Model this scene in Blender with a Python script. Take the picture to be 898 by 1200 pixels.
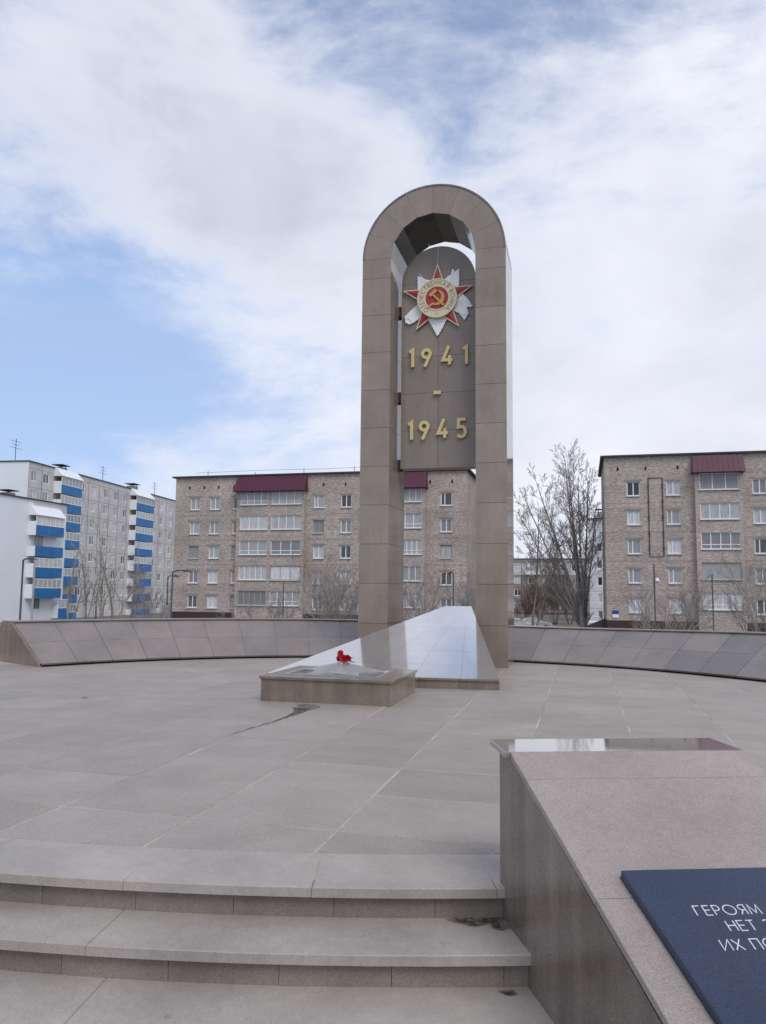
import bpy, bmesh, math, random
from mathutils import Vector, Matrix
R = math.radians
random.seed(7)
scene = bpy.context.scene
for o in list(bpy.data.objects): bpy.data.objects.remove(o)
col = scene.collection

# ------------------------------------------------------------------ camera
CAM = Vector((2.606, 0.0, 1.30)); YAW, PITCH, ROLL, FPX = R(14.457), 0.1008, 0.0103, 909.35
cd = bpy.data.cameras.new('camera'); cam = bpy.data.objects.new('camera', cd); col.objects.link(cam)
cd.sensor_fit = 'VERTICAL'; cd.sensor_height = 24; cd.sensor_width = 24; cd.lens = 24 * FPX / 1200
cd.clip_start = .05; cd.clip_end = 4000
CM = Matrix.Rotation(YAW, 3, 'Z') @ Matrix.Rotation(math.pi / 2 + PITCH, 3, 'X') @ Matrix.Rotation(ROLL, 3, 'Z')
cam.matrix_world = Matrix.Translation(CAM) @ CM.to_4x4()
scene.camera = cam
def ray(px, py): return CM @ Vector(((px - 449) / FPX, -(py - 600) / FPX, -1))
def at(px, py, axis, val):            # survey: sight line met with a plane x / y / z = val
    d = ray(px, py); i = 'xyz'.index(axis)
    return CAM + d * ((val - CAM[i]) / d[i])

# ------------------------------------------------------------------ world, sun, exposure
SUN_AZ, SUN_EL = R(-142), R(50)       # azimuth measured from +Y towards -X is positive
w = bpy.data.worlds.new('World'); scene.world = w; w.use_nodes = True
nt = w.node_tree; nt.nodes.clear()
def N(tree, t, **kw):
    n = tree.nodes.new(t)
    for k, v in kw.items():
        if k.startswith('i_'):
            key = k[2:]; n.inputs[int(key) if key.isdigit() else key].default_value = v
        else: setattr(n, k, v)
    return n
def math_(tree, op, a, b=None, clamp=False):
    n = N(tree, 'ShaderNodeMath', operation=op, use_clamp=clamp)
    for i, x in enumerate((a, b)):
        if x is None: continue
        if isinstance(x, (int, float)): n.inputs[i].default_value = x
        else: tree.links.new(x, n.inputs[i])
    return n.outputs[0]
tc = N(nt, 'ShaderNodeTexCoord')
sky = N(nt, 'ShaderNodeTexSky', sky_type='NISHITA', sun_disc=False)
sky.sun_elevation = SUN_EL; sky.sun_rotation = -SUN_AZ; sky.air_density = 1.0; sky.dust_density = .3; sky.ozone_density = 3.0
D = tc.outputs['Generated']
def noise3(scale, detail, rough, stretch, off):
    mp = N(nt, 'ShaderNodeMapping'); mp.inputs['Scale'].default_value = stretch; mp.inputs['Location'].default_value = off
    nt.links.new(D, mp.inputs[0])
    n = N(nt, 'ShaderNodeTexNoise'); n.inputs['Scale'].default_value = scale; n.inputs['Detail'].default_value = detail
    n.inputs['Roughness'].default_value = rough; n.inputs['Distortion'].default_value = .35
    nt.links.new(mp.outputs[0], n.inputs['Vector']); return n.outputs['Fac']
n1 = noise3(3.6, 10, .62, (1, 1, 2.1), (3.3, 1.2, .4))
n2 = noise3(9.0, 8, .62, (1, 1, 2.2), (.7, 5.1, 2.2))
acc = None
# cloud banks (+) and clear breaks (-): sight direction, tightness, weight
BANKS = [(190, 110, 40, .30), (330, 130, 70, .10), (290, 300, 60, .24), (400, 330, 60, .14), (760, 310, 12, .36), (850, 60, 40, .10), (640, 470, 20, .10),
         (200, 556, 300, .42), (330, 556, 300, .25), (50, 170, 90, .26),
         (500, 30, 36, -.40), (610, 110, 110, -.24), (430, 110, 200, -.10), (30, 340, 50, -.34), (140, 460, 44, -.32), (320, 480, 60, -.36), (20, 450, 60, -.16), (330, 15, 200, -.14), (720, 40, 130, -.12)]
for px, py, k, wt in BANKS:
    d = ray(px, py).normalized()
    vm = N(nt, 'ShaderNodeVectorMath', operation='DOT_PRODUCT'); nt.links.new(D, vm.inputs[0]); vm.inputs[1].default_value = d
    e = math_(nt, 'EXPONENT', math_(nt, 'MULTIPLY', math_(nt, 'SUBTRACT', vm.outputs['Value'], 1.0), float(k)))
    e = math_(nt, 'MULTIPLY', e, wt); acc = e if acc is None else math_(nt, 'ADD', acc, e)
dens = math_(nt, 'ADD', math_(nt, 'MULTIPLY', n1, 1.55), math_(nt, 'MULTIPLY', n2, .75))
dens = math_(nt, 'ADD', dens, acc)
mr = N(nt, 'ShaderNodeMapRange', interpolation_type='SMOOTHSTEP'); nt.links.new(dens, mr.inputs[0])
mr.inputs[1].default_value = .70; mr.inputs[2].default_value = 1.56; mr.inputs[3].default_value = .08
thick = N(nt, 'ShaderNodeMapRange', interpolation_type='SMOOTHSTEP'); nt.links.new(dens, thick.inputs[0])
thick.inputs[1].default_value = 1.05; thick.inputs[2].default_value = 1.75
grey = N(nt, 'ShaderNodeMapRange'); nt.links.new(noise3(2.2, 5, .5, (1, 1, 1.5), (9.1, 2.7, 6.3)), grey.inputs[0])
grey.inputs[1].default_value = .36; grey.inputs[2].default_value = .66
cc = N(nt, 'ShaderNodeMix', data_type='RGBA'); cc.inputs[6].default_value = (9.0, 9.25, 10.2, 1); cc.inputs[7].default_value = (5.7, 6.0, 7.2, 1)
gv = N(nt, 'ShaderNodeVectorMath', operation='DOT_PRODUCT'); nt.links.new(D, gv.inputs[0]); gv.inputs[1].default_value = ray(220, 100).normalized()
gb = math_(nt, 'MULTIPLY', math_(nt, 'EXPONENT', math_(nt, 'MULTIPLY', math_(nt, 'SUBTRACT', gv.outputs['Value'], 1.0), 32.)), .50)      # thick grey heart of the big cloud
nt.links.new(math_(nt, 'MULTIPLY', thick.outputs[0], math_(nt, 'ADD', math_(nt, 'MULTIPLY', grey.outputs[0], .75), gb), True), cc.inputs[0])
skm = N(nt, 'ShaderNodeMix', data_type='RGBA', blend_type='MULTIPLY'); skm.inputs[0].default_value = 1; skm.inputs[7].default_value = (2.25, 2.02, 1.95, 1)
nt.links.new(sky.outputs[0], skm.inputs[6])
mx = N(nt, 'ShaderNodeMix', data_type='RGBA'); nt.links.new(mr.outputs[0], mx.inputs[0])
cap = N(nt, 'ShaderNodeMix', data_type='RGBA', blend_type='DARKEN'); cap.inputs[0].default_value = .82; cap.inputs[7].default_value = (3.6, 5.15, 8.3, 1)
nt.links.new(skm.outputs[2], cap.inputs[6]); nt.links.new(cap.outputs[2], mx.inputs[6]); nt.links.new(cc.outputs[2], mx.inputs[7])
bg = N(nt, 'ShaderNodeBackground'); bg.inputs[1].default_value = .10; nt.links.new(mx.outputs[2], bg.inputs[0])
wo = N(nt, 'ShaderNodeOutputWorld'); nt.links.new(bg.outputs[0], wo.inputs[0])

sl = bpy.data.lights.new('sun', 'SUN'); sl.energy = 1.45; sl.angle = R(28); sl.color = (1, .96, .9)
so = bpy.data.objects.new('sun', sl); col.objects.link(so)
sd = Vector((-math.sin(SUN_AZ) * math.cos(SUN_EL), math.cos(SUN_AZ) * math.cos(SUN_EL), math.sin(SUN_EL)))
so.rotation_euler = sd.to_track_quat('Z', 'Y').to_euler(); so.location = (20, 20, 60)
vs = scene.view_settings; vs.view_transform = 'Standard'; vs.look = 'None'; vs.exposure = 0.0; vs.gamma = 1
scene.render.resolution_x, scene.render.resolution_y = 766, 1024

# ------------------------------------------------------------------ materials
def new_mat(name):
    m = bpy.data.materials.new(name); m.use_nodes = True; t = m.node_tree
    return m, t, t.nodes['Principled BSDF']
def lk(t, a, b): t.links.new(a, b)
def coords(t, kind='Object', scale=(1, 1, 1)):
    c = N(t, 'ShaderNodeTexCoord'); mp = N(t, 'ShaderNodeMapping'); mp.inputs['Scale'].default_value = scale
    lk(t, c.outputs[kind], mp.inputs[0]); return mp.outputs[0]
def world_pos(t):
    return N(t, 'ShaderNodeNewGeometry').outputs['Position']
def mixc(t, fac, a, b, blend='MIX'):
    n = N(t, 'ShaderNodeMix', data_type='RGBA', blend_type=blend)
    for i, x in ((0, fac), (6, a), (7, b)):
        if hasattr(x, 'links') or hasattr(x, 'is_linked'): lk(t, x, n.inputs[i])
        else: n.inputs[i].default_value = x if i == 0 else (*x, 1)
    return n.outputs[2]
def ramp(t, x, lo, hi, a=0., b=1.):
    n = N(t, 'ShaderNodeMapRange'); lk(t, x, n.inputs[0])
    for i, v in enumerate((lo, hi, a, b)): n.inputs[i + 1].default_value = v
    return n.outputs[0]
def tnoise(t, vec, scale, detail=4, rough=.55):
    n = N(t, 'ShaderNodeTexNoise'); lk(t, vec, n.inputs['Vector'])
    n.inputs['Scale'].default_value = scale; n.inputs['Detail'].default_value = detail; n.inputs['Roughness'].default_value = rough
    return n.outputs['Fac']
def granite(name, base, rough=.5, grain=170., speck=.35, tone=.10, stain=.16, bump=.0, streak=0., tint=None, coat=0.):
    """speckled stone: fine grain, dark mica flecks, broad stains, piece-to-piece tone"""
    m, t, b = new_mat(name); P = world_pos(t)
    dk = tuple(c * (1 - speck) for c in base); lt = tuple(min(1, c * (1 + speck * .8)) for c in base)
    g = ramp(t, tnoise(t, P, grain, 2, .7), .34, .66)
    c = mixc(t, g, dk, lt)
    vo = N(t, 'ShaderNodeTexVoronoi'); lk(t, P, vo.inputs['Vector']); vo.inputs['Scale'].default_value = grain * .55
    fl = ramp(t, vo.outputs['Distance'], .10, .22, .55 if speck > .2 else .8, 1.)
    cmb = N(t, 'ShaderNodeCombineColor'); [lk(t, fl, cmb.inputs[i]) for i in range(3)]
    c = mixc(t, 1., c, cmb.outputs[0], 'MULTIPLY')
    s = ramp(t, tnoise(t, P, 1.7, 6, .62), .32, .70, 1 - stain, 1 + stain)
    oi = N(t, 'ShaderNodeObjectInfo'); rt = ramp(t, oi.outputs['Random'], 0, 1, 1 - tone, 1 + tone)
    v = math_(t, 'MULTIPLY', s, rt)
    v = math_(t, 'MULTIPLY', v, ramp(t, tnoise(t, P, 24., 4, .7), .3, .7, .93, 1.07))
    if streak:
        mp = N(t, 'ShaderNodeMapping'); mp.inputs['Scale'].default_value = (6, 6, .35); lk(t, P, mp.inputs[0])
        v = math_(t, 'MULTIPLY', v, ramp(t, tnoise(t, mp.outputs[0], 1.3, 5, .6), .35, .75, 1 - streak, 1 + streak * .5))
    hv = N(t, 'ShaderNodeVectorMath', operation='SCALE'); lk(t, c, hv.inputs[0]); lk(t, v, hv.inputs['Scale'])
    lk(t, hv.outputs[0], b.inputs['Base Color'])
    lk(t, ramp(t, tnoise(t, P, 3.1, 5, .6), .3, .7, rough * .8, min(1, rough * 1.25)), b.inputs['Roughness'])
    b.inputs['Coat Weight'].default_value = coat; b.inputs['Coat Roughness'].default_value = .04
    if bump:
        bp = N(t, 'ShaderNodeBump'); bp.inputs['Strength'].default_value = bump; bp.inputs['Distance'].default_value = .003
        lk(t, tnoise(t, P, grain * .8, 3, .7), bp.inputs['Height']); lk(t, bp.outputs[0], b.inputs['Normal'])
    return m
def plain(name, c, rough=.5, metal=0., var=.08, scale=3., tone=0.):
    m, t, b = new_mat(name); P = world_pos(t)
    s = ramp(t, tnoise(t, P, scale, 5, .6), .3, .7, 1 - var, 1 + var)
    if tone:
        oi = N(t, 'ShaderNodeObjectInfo'); s = math_(t, 'MULTIPLY', s, ramp(t, oi.outputs['Random'], 0, 1, 1 - tone, 1 + tone))
    rgb = N(t, 'ShaderNodeRGB'); rgb.outputs[0].default_value = (*c, 1)
    hv = N(t, 'ShaderNodeVectorMath', operation='SCALE'); lk(t, rgb.outputs[0], hv.inputs[0]); lk(t, s, hv.inputs['Scale'])
    lk(t, hv.outputs[0], b.inputs['Base Color']); b.inputs['Roughness'].default_value = rough; b.inputs['Metallic'].default_value = metal
    return m
M = {}
M['pave'] = granite('flamed_granite_paving', (.328, .286, .250), .55, 130, .27, .075, .10, .15)
M['mortar'] = plain('pale_mortar', (.40, .355, .315), .8, var=.42, scale=1.6)
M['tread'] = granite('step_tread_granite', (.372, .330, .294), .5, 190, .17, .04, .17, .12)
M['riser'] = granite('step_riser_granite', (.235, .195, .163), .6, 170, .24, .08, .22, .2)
M['arch'] = granite('polished_tan_granite', (.298, .240, .194), .09, 190, .24, .07, .12, 0, .08)
M['arch_core'] = plain('arch_core_joint', (.05, .042, .036), .7)
M['soffit'] = granite('shaded_soffit_granite', (.055, .045, .04), .13, 150, .3, .25, .25)  # arch stone with the shade of the underside put into its colour
M['stele'] = granite('stele_granite', (.264, .214, .176), .10, 190, .24, .06, .12, 0, .08)
M['ramp'] = granite('polished_ramp_granite', (.60, .59, .59), .13, 150, .12, .04, .10)
M['plinth'] = granite('plinth_granite', (.25, .198, .152), .22, 150, .30, .08, .22, 0, .18)
M['wall'] = granite('memorial_wall_granite', (.238, .200, .180), .28, 150, .24, .06, .14)
M['wall_dark'] = granite('memorial_wall_dark_granite', (.206, .178, .167), .24, 150, .24, .10, .14)
M['ramp'].node_tree.nodes['Principled BSDF'].inputs['Metallic'].default_value = .75
M['ramp'].node_tree.nodes['Principled BSDF'].inputs['Coat Weight'].default_value = 1.0
M['ramp'].node_tree.nodes['Principled BSDF'].inputs['Coat IOR'].default_value = 2.2
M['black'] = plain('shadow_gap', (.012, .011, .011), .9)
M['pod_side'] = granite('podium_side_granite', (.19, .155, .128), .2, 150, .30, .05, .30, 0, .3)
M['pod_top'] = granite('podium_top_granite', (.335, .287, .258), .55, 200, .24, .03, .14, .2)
M['pod_cap'] = granite('podium_cap_granite', (.26, .225, .20), .06, 150, .2, .03, .15)
M['pod_cap'].node_tree.nodes['Principled BSDF'].inputs['Coat Weight'].default_value = 1
M['pod_cap'].node_tree.nodes['Principled BSDF'].inputs['Coat IOR'].default_value = 1.9
M['plaque'] = granite('blue_black_plaque', (.025, .038, .080), .15, 260, .55, .0, .10)
M['letter'] = plain('engraved_silver', (.62, .64, .66), .5, var=.1, scale=40)
M['gold'] = plain('gold_paint', (.66, .54, .24), .42, .0, .06, 20)
M['ringletter'] = plain('ring_letter_bronze', (.40, .34, .20), .5)
M['cream'] = plain('cream_enamel', (.66, .60, .42), .4, 0, .06, 15)
M['red'] = plain('red_enamel', (.36, .022, .028), .32, 0, .1, 8)
M['white'] = plain('white_enamel', (.86, .87, .88), .45, 0, .04, 12)
M['orange'] = plain('orange_gold', (.55, .32, .10), .4, 0, .08, 15)
M['steel'] = plain('brushed_steel', (.42, .40, .385), .35, .6, .15, 9)
M['grate'] = plain('dark_grate', (.03, .028, .027), .6)
M['flower'] = plain('carnation_red', (.55, .008, .035), .6, 0, .25, 60)
M['stem'] = plain('flower_stem', (.05, .11, .04), .6)
M['bark'] = plain('tree_bark', (.29, .26, .235), .9, 0, .35, 6)
M['twig'] = plain('twig', (.34, .30, .275), .9, 0, .25, 3)
M['shrubtwig'] = plain('brown_shrub_twig', (.26, .20, .17), .9, 0, .25, 3)
M['birch'] = plain('pale_bark', (.30, .275, .25), .9, 0, .35, 5)
M['pole'] = plain('dark_pole', (.045, .045, .05), .5)
M['greypole'] = plain('concrete_pole', (.26, .25, .24), .8, 0, .15, 4)
M['ground'] = plain('ground_soil', (.15, .13, .105), .95, 0, .3, .6)
M['asphalt'] = plain('asphalt', (.06, .06, .062), .9, 0, .2, 1.)
M['concrete'] = plain('terrace_concrete', (.30, .29, .28), .8, 0, .15, 2)
M['wframe'] = plain('window_frame_white', (.82, .82, .82), .45)
M['wframe_old'] = plain('window_frame_old', (.36, .36, .34), .6)
M['sill'] = plain('sill_metal', (.60, .60, .60), .5)
M['maroon'] = plain('maroon_sheet', (.085, .010, .034), .5, 0, .1, 2)
M['plinthdark'] = plain('building_plinth', (.055, .032, .032), .8)
M['roofdark'] = plain('roof_edge', (.05, .046, .046), .7)
M['blue'] = plain('blue_sheet', (.010, .15, .39), .5, 0, .22, 1.2)
M['whitepaint'] = plain('white_plaster', (.80, .83, .86), .8, 0, .04, .25)
M['whitesheet'] = plain('white_sheet', (.82, .83, .85), .4)
M['panelgrey'] = plain('panel_pebble', (.60, .575, .545), .9, 0, .12, .7, .06)
M['panellight'] = plain('panel_light', (.70, .71, .73), .9, 0, .10, .7, .05)
M['paneljoint'] = plain('panel_joint', (.13, .12, .115), .9)
M['farwall'] = plain('far_brick', (.32, .275, .245), .9, 0, .2, .6, .05)
M['vent'] = plain('vent_hole', (.012, .012, .012), .9)
M['carpaint'] = plain('car_paint', (.50, .52, .55), .25)
M['cardark'] = plain('car_paint_dark', (.05, .055, .06), .25)
M['tyre'] = plain('tyre', (.015, .015, .015), .8)
M['signblue'] = plain('sign_blue', (.02, .06, .30), .5)
def glass_mat(name, dark, light, bias):
    m, t, b = new_mat(name); oi = N(t, 'ShaderNodeObjectInfo')
    x = ramp(t, oi.outputs['Random'], bias, 1., 0, 1)
    P = coords(t, 'Object', (5, 1, .4))
    fold = ramp(t, tnoise(t, P, 2.2, 3, .6), .35, .65, .62, 1.0)
    lk(t, mixc(t, math_(t, 'MULTIPLY', x, fold, True), dark, light), b.inputs['Base Color'])
    b.inputs['Roughness'].default_value = .06; b.inputs['IOR'].default_value = 1.52
    return m
M['glass'] = glass_mat('window_glass', (.03, .033, .038), (.74, .75, .77), .0)  # pale panes carry curtains and reflected sky in their base colour
M['loggiaglass'] = glass_mat('loggia_glass', (.03, .033, .038), (.80, .79, .78), -.35)
def brick_mat(name, light, dark, mortar):
    m, t, b = new_mat(name); P = world_pos(t)
    sx = N(t, 'ShaderNodeSeparateXYZ'); lk(t, P, sx.inputs[0])
    cx = N(t, 'ShaderNodeCombineXYZ'); lk(t, math_(t, 'ADD', sx.outputs[0], sx.outputs[1]), cx.inputs[0]); lk(t, sx.outputs[2], cx.inputs[1])
    mpb = N(t, 'ShaderNodeMapping'); mpb.inputs['Scale'].default_value = (2.6, 9.5, 1); lk(t, cx.outputs[0], mpb.inputs[0])
    bf = ramp(t, tnoise(t, mpb.outputs[0], 1., 2, .75), .40, .62)
    mpc = N(t, 'ShaderNodeMapping'); mpc.inputs['Scale'].default_value = (.5, 7.0, 1); lk(t, cx.outputs[0], mpc.inputs[0])
    cf_ = ramp(t, tnoise(t, mpc.outputs[0], 1., 3, .6), .42, .60)
    bc = mixc(t, cf_, mixc(t, bf, dark, light), mortar)
    bc = mixc(t, .72, bc, mixc(t, bf, dark, light))
    s = ramp(t, tnoise(t, P, .33, 5, .6), .3, .7, .82, 1.15)
    mp = N(t, 'ShaderNodeMapping'); mp.inputs['Scale'].default_value = (.05, .05, 1.1); lk(t, P, mp.inputs[0])
    s = math_(t, 'MULTIPLY', s, ramp(t, tnoise(t, mp.outputs[0], 1., 5, .7), .35, .65, .88, 1.1))
    hv = N(t, 'ShaderNodeVectorMath', operation='SCALE'); lk(t, bc, hv.inputs[0]); lk(t, s, hv.inputs['Scale'])
    lk(t, hv.outputs[0], b.inputs['Base Color']); b.inputs['Roughness'].default_value = .9
    return m
M['brick'] = brick_mat('silicate_brick', (.60, .522, .465), (.335, .268, .228), (.30, .25, .22))

# ------------------------------------------------------------------ helpers
def tag(o, label=None, cat=None, group=None, kind=None):
    for k, v in (('label', label), ('category', cat), ('group', group), ('kind', kind)):
        if v: o[k] = v
    return o
def empty(name, loc=(0, 0, 0), rz=0.):
    o = bpy.data.objects.new(name, None); col.objects.link(o); o.location = loc; o.rotation_euler = (0, 0, rz); o.empty_display_size = .2
    return o
class MB:
    def __init__(s): s.v = []; s.f = []
    def add(s, vs, fs):
        k = len(s.v); s.v += [tuple(v) for v in vs]; s.f += [tuple(i + k for i in f) for f in fs]; return s
    def box(s, x0, x1, y0, y1, z0, z1):
        return s.add([(x0, y0, z0), (x1, y0, z0), (x1, y1, z0), (x0, y1, z0), (x0, y0, z1), (x1, y0, z1), (x1, y1, z1), (x0, y1, z1)],
                     [(0, 3, 2, 1), (4, 5, 6, 7), (0, 1, 5, 4), (1, 2, 6, 5), (2, 3, 7, 6), (3, 0, 4, 7)])
    def hexa(s, bot, top):                       # two matching rings of n points
        n = len(bot)
        return s.add(list(bot) + list(top), [tuple(range(n))[::-1], tuple(range(n, 2 * n))] + [(i, (i + 1) % n, n + (i + 1) % n, n + i) for i in range(n)])
    def prism(s, poly, z0, z1, ch=0.):           # poly: xy outline, counter-clockwise
        if not ch: return s.hexa([(x, y, z0) for x, y in poly], [(x, y, z1) for x, y in poly])
        n = len(poly); cx = sum(p[0] for p in poly) / n; cy = sum(p[1] for p in poly) / n
        ins = []
        for x, y in poly:
            d = math.hypot(x - cx, y - cy) or 1; ins.append((x - (x - cx) / d * ch * 1.3, y - (y - cy) / d * ch * 1.3))
        k = [(x, y, z0) for x, y in poly] + [(x, y, z1 - ch) for x, y in poly] + [(x, y, z1) for x, y in ins]
        return s.add(k, [tuple(range(2 * n, 3 * n))] + [(i, (i + 1) % n, n + (i + 1) % n, n + i) for i in range(n)] + [(n + i, n + (i + 1) % n, 2 * n + (i + 1) % n, 2 * n + i) for i in range(n)])
    def tube(s, pts, rads, sides=6, cap=True):
        pts = [Vector(p) for p in pts]; rings = []
        for i, p in enumerate(pts):
            d = (pts[min(i + 1, len(pts) - 1)] - pts[max(i - 1, 0)]).normalized()
            a = d.orthogonal().normalized(); 
            if i: 
                pa = prev - d * prev.dot(d); a = pa.normalized() if pa.length > 1e-5 else a
            prev = a; b = d.cross(a); r = rads[i] if isinstance(rads, (list, tuple)) else rads
            rings.append([p + (a * math.cos(2 * math.pi * k / sides) + b * math.sin(2 * math.pi * k / sides)) * r for k in range(sides)])
        base = len(s.v); s.v += [tuple(v) for rg in rings for v in rg]
        for i in range(len(rings) - 1):
            for k in range(sides):
                k2 = (k + 1) % sides; s.f.append((base + i * sides + k, base + i * sides + k2, base + (i + 1) * sides + k2, base + (i + 1) * sides + k))
        if cap:
            s.f.append(tuple(base + k for k in range(sides))[::-1]); s.f.append(tuple(base + (len(rings) - 1) * sides + k for k in range(sides)))
        return s
    def mesh(s, name, smooth=False):
        me = bpy.data.meshes.new(name); me.from_pydata(s.v, [], s.f)
        if smooth: me.polygons.foreach_set('use_smooth', [True] * len(me.polygons))
        me.update(); return me
    def build(s, name, mat, parent=None, smooth=False, loc=None):
        return link(name, s.mesh(name, smooth), mat, parent, loc)
def link(name, me, mat, parent=None, loc=None):
    if mat and not me.materials: me.materials.append(M[mat] if isinstance(mat, str) else mat)
    o = bpy.data.objects.new(name, me); col.objects.link(o)
    if parent: o.parent = parent
    if loc is not None: o.location = loc
    return o
def fix(o):
    bm = bmesh.new(); bm.from_mesh(o.data); bmesh.ops.recalc_face_normals(bm, faces=bm.faces); bm.to_mesh(o.data); bm.free(); return o
def bevel(o, wd, seg=1):
    md = o.modifiers.new('bevel', 'BEVEL'); md.width = wd; md.segments = seg; md.limit_method = 'ANGLE'; return o
def clip_poly(poly, nx, ny, d):                  # keep nx*x+ny*y <= d
    out = []
    for i in range(len(poly)):
        a, b = poly[i], poly[(i + 1) % len(poly)]
        da, db = nx * a[0] + ny * a[1] - d, nx * b[0] + ny * b[1] - d
        if da <= 0: out.append(a)
        if da * db < 0:
            k = da / (da - db); out.append((a[0] + (b[0] - a[0]) * k, a[1] + (b[1] - a[1]) * k))
    return out
def ribbon(mb, pts, wd, z0, z1, closed=False):   # flat stroke with mitred corners, in the local xy plane
    n = len(pts); L_, R_ = [], []
    for i in range(n):
        p = Vector(pts[i])
        a = Vector(pts[i - 1]) if (i or closed) else None; b = Vector(pts[(i + 1) % n]) if (i < n - 1 or closed) else None
        d1 = (p - a).normalized() if a is not None else (b - p).normalized(); d2 = (b - p).normalized() if b is not None else d1
        n1, n2 = Vector((-d1.y, d1.x)), Vector((-d2.y, d2.x)); m = (n1 + n2)
        m = m.normalized() if m.length > 1e-4 else n1
        k = wd / 2 / max(.45, m.dot(n1)); L_.append(p + m * k); R_.append(p - m * k)
    for i in range(n if closed else n - 1):
        j = (i + 1) % n
        q = [R_[i], R_[j], L_[j], L_[i]]
        base = len(mb.v); mb.v += [(v.x, v.y, z0) for v in q] + [(v.x, v.y, z1) for v in q]
        fs = [(4, 5, 6, 7), (0, 1, 5, 4), (2, 3, 7, 6)]
        if not closed and i == 0: fs.append((3, 0, 4, 7))
        if not closed and i == n - 2: fs.append((1, 2, 6, 5))
        mb.f += [tuple(base + k for k in f) for f in fs]
def arc(cx, cy, rx, ry, a0, a1, n=12):
    return [(cx + rx * math.cos(R(a0 + (a1 - a0) * i / n)), cy + ry * math.sin(R(a0 + (a1 - a0) * i / n))) for i in range(n + 1)]

# ------------------------------------------------------------------ the ground and the terrace
GZ = -3.6
gm = MB(); S_ = 1500
gm.add([(-S_, -S_, GZ), (S_, -S_, GZ), (S_, S_, GZ), (-S_, S_, GZ)], [(0, 1, 2, 3)])
tag(gm.build('ground', 'ground'), kind='structure')
rd = MB(); rd.add([(-120, 60, GZ + .004), (120, 60, GZ + .004), (120, 69, GZ + .004), (-120, 69, GZ + .004)], [(0, 1, 2, 3)])
tag(rd.build('road', 'asphalt'), kind='structure')

SC = Vector((-.881, 13.412)); SR = 10.306        # centre and radius of the curved steps
WC = Vector((.244, 7.855))                       # centre of the curved wall
def pol(c, r, a): return (c.x + r * math.sin(a), c.y - r * math.cos(a))      # a measured from -Y towards +X
plaza = MB()
# solid under the plaza, its top is the mortar bed
ring = [pol(SC, SR - .10, R(a)) for a in range(-46, 47, 2)]
ring = [p for p in ring if -8.6 < p[0] < 6.2]
outline = [(-8.6, ring[0][1])] + ring + [(8.9, ring[-1][1]), (8.9, 17.4), (-8.6, 17.4)]
plaza.prism(outline, GZ, -.003)
pz = fix(plaza.build('plaza', 'mortar')); tag(pz, kind='structure')
# paving slabs on the axis grid, cut by the border arc
GX, GY = .86, .775
def plaza_poly(poly, rad):
    for k in range(-60, 61, 3):
        a = R(k); nx, ny = math.sin(a), -math.cos(a)
        poly = clip_poly(poly, nx, ny, nx * SC.x + ny * SC.y + rad)
        if len(poly) < 3: return None
    return poly
def area(p): return .5 * abs(sum(p[i][0] * p[(i + 1) % len(p)][1] - p[(i + 1) % len(p)][0] * p[i][1] for i in range(len(p))))
ns = 0
for i in range(-10, 11):
    for j in range(-1, 18):
        x0 = .43 + GX * (i - 1); y0 = 3.395 + GY * (j - 1)
        gp = .008
        cx_, cy_ = x0 + GX / 2, y0 + GY / 2
        if x0 < -8.4 or x0 + GX > 8.0: continue
        if cy_ > 10.5 and math.hypot(cx_ - WC.x, cy_ - WC.y) > 7.75: continue
        poly = plaza_poly([(x0 + gp, y0 + gp), (x0 + GX - gp, y0 + gp), (x0 + GX - gp, y0 + GY - gp), (x0 + gp, y0 + GY - gp)], SR - .455)
        if not poly or area(poly) < .004: continue
        dz = random.uniform(-.0012, .0012)
        MB().prism([(x - cx_, y - cy_) for x, y in poly], -.03, 0, .0025).build('paving_slab', 'pave', pz, loc=(cx_, cy_, dz)); ns += 1

# ------------------------------------------------------------------ curved steps
steps = empty('steps', (SC.x, SC.y - SR, 0)); tag(steps, kind='structure')
RISE = .14
def ring_piece(r0, r1, a0, a1, z0, z1, n=5, ch=.004):
    pts = [pol(Vector((0, 0)), r1, a0 + (a1 - a0) * k / n) for k in range(n + 1)] + [pol(Vector((0, 0)), r0, a1 - (a1 - a0) * k / n) for k in range(n + 1)]
    return MB().prism(pts, z0, z1, ch)
def ring_course(name, mat, r0, r1, joints, z0, z1, gap=.0022, parent=steps):
    for a0, a1 in zip(joints[:-1], joints[1:]):
        g = gap / 2 / r1
        o = ring_piece(r0, r1, R(a0) + g, R(a1) - g, z0, z1).build(name, mat, parent)
        o.location = (SC.x - parent.location.x, SC.y - parent.location.y, random.uniform(-.001, .001)); fix(o)
JT = [8.25 + 4.72 * k for k in range(-10, 3)]
JA = JT[:-1] + [17.5, 22.3]
ring_course('border_stone', 'tread', SR - .448, SR, JA, -.042, .001)
ring_course('border_stone', 'tread', SR - .448, SR, [22.3, 27.0, 31.7, 36.4, 40.0], -.042, .001)
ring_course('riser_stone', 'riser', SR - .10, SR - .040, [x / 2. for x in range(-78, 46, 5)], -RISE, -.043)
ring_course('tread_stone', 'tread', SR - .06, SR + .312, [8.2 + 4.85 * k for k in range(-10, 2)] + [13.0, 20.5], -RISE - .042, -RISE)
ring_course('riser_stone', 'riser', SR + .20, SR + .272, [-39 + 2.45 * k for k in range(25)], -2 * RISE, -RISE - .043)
ring_course('landing_stone', 'tread', SR + .25, SR + 1.15, [8.6 + 4.6 * k for k in range(-9, 2)] + [13.1, 21.5], -2 * RISE - .05, -2 * RISE)
ring_course('landing_stone', 'tread', SR + 1.154, SR + 2.1, [6.6 + 4.6 * k for k in range(-8, 3)] + [20.5], -2 * RISE - .05, -2 * RISE)
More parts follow.
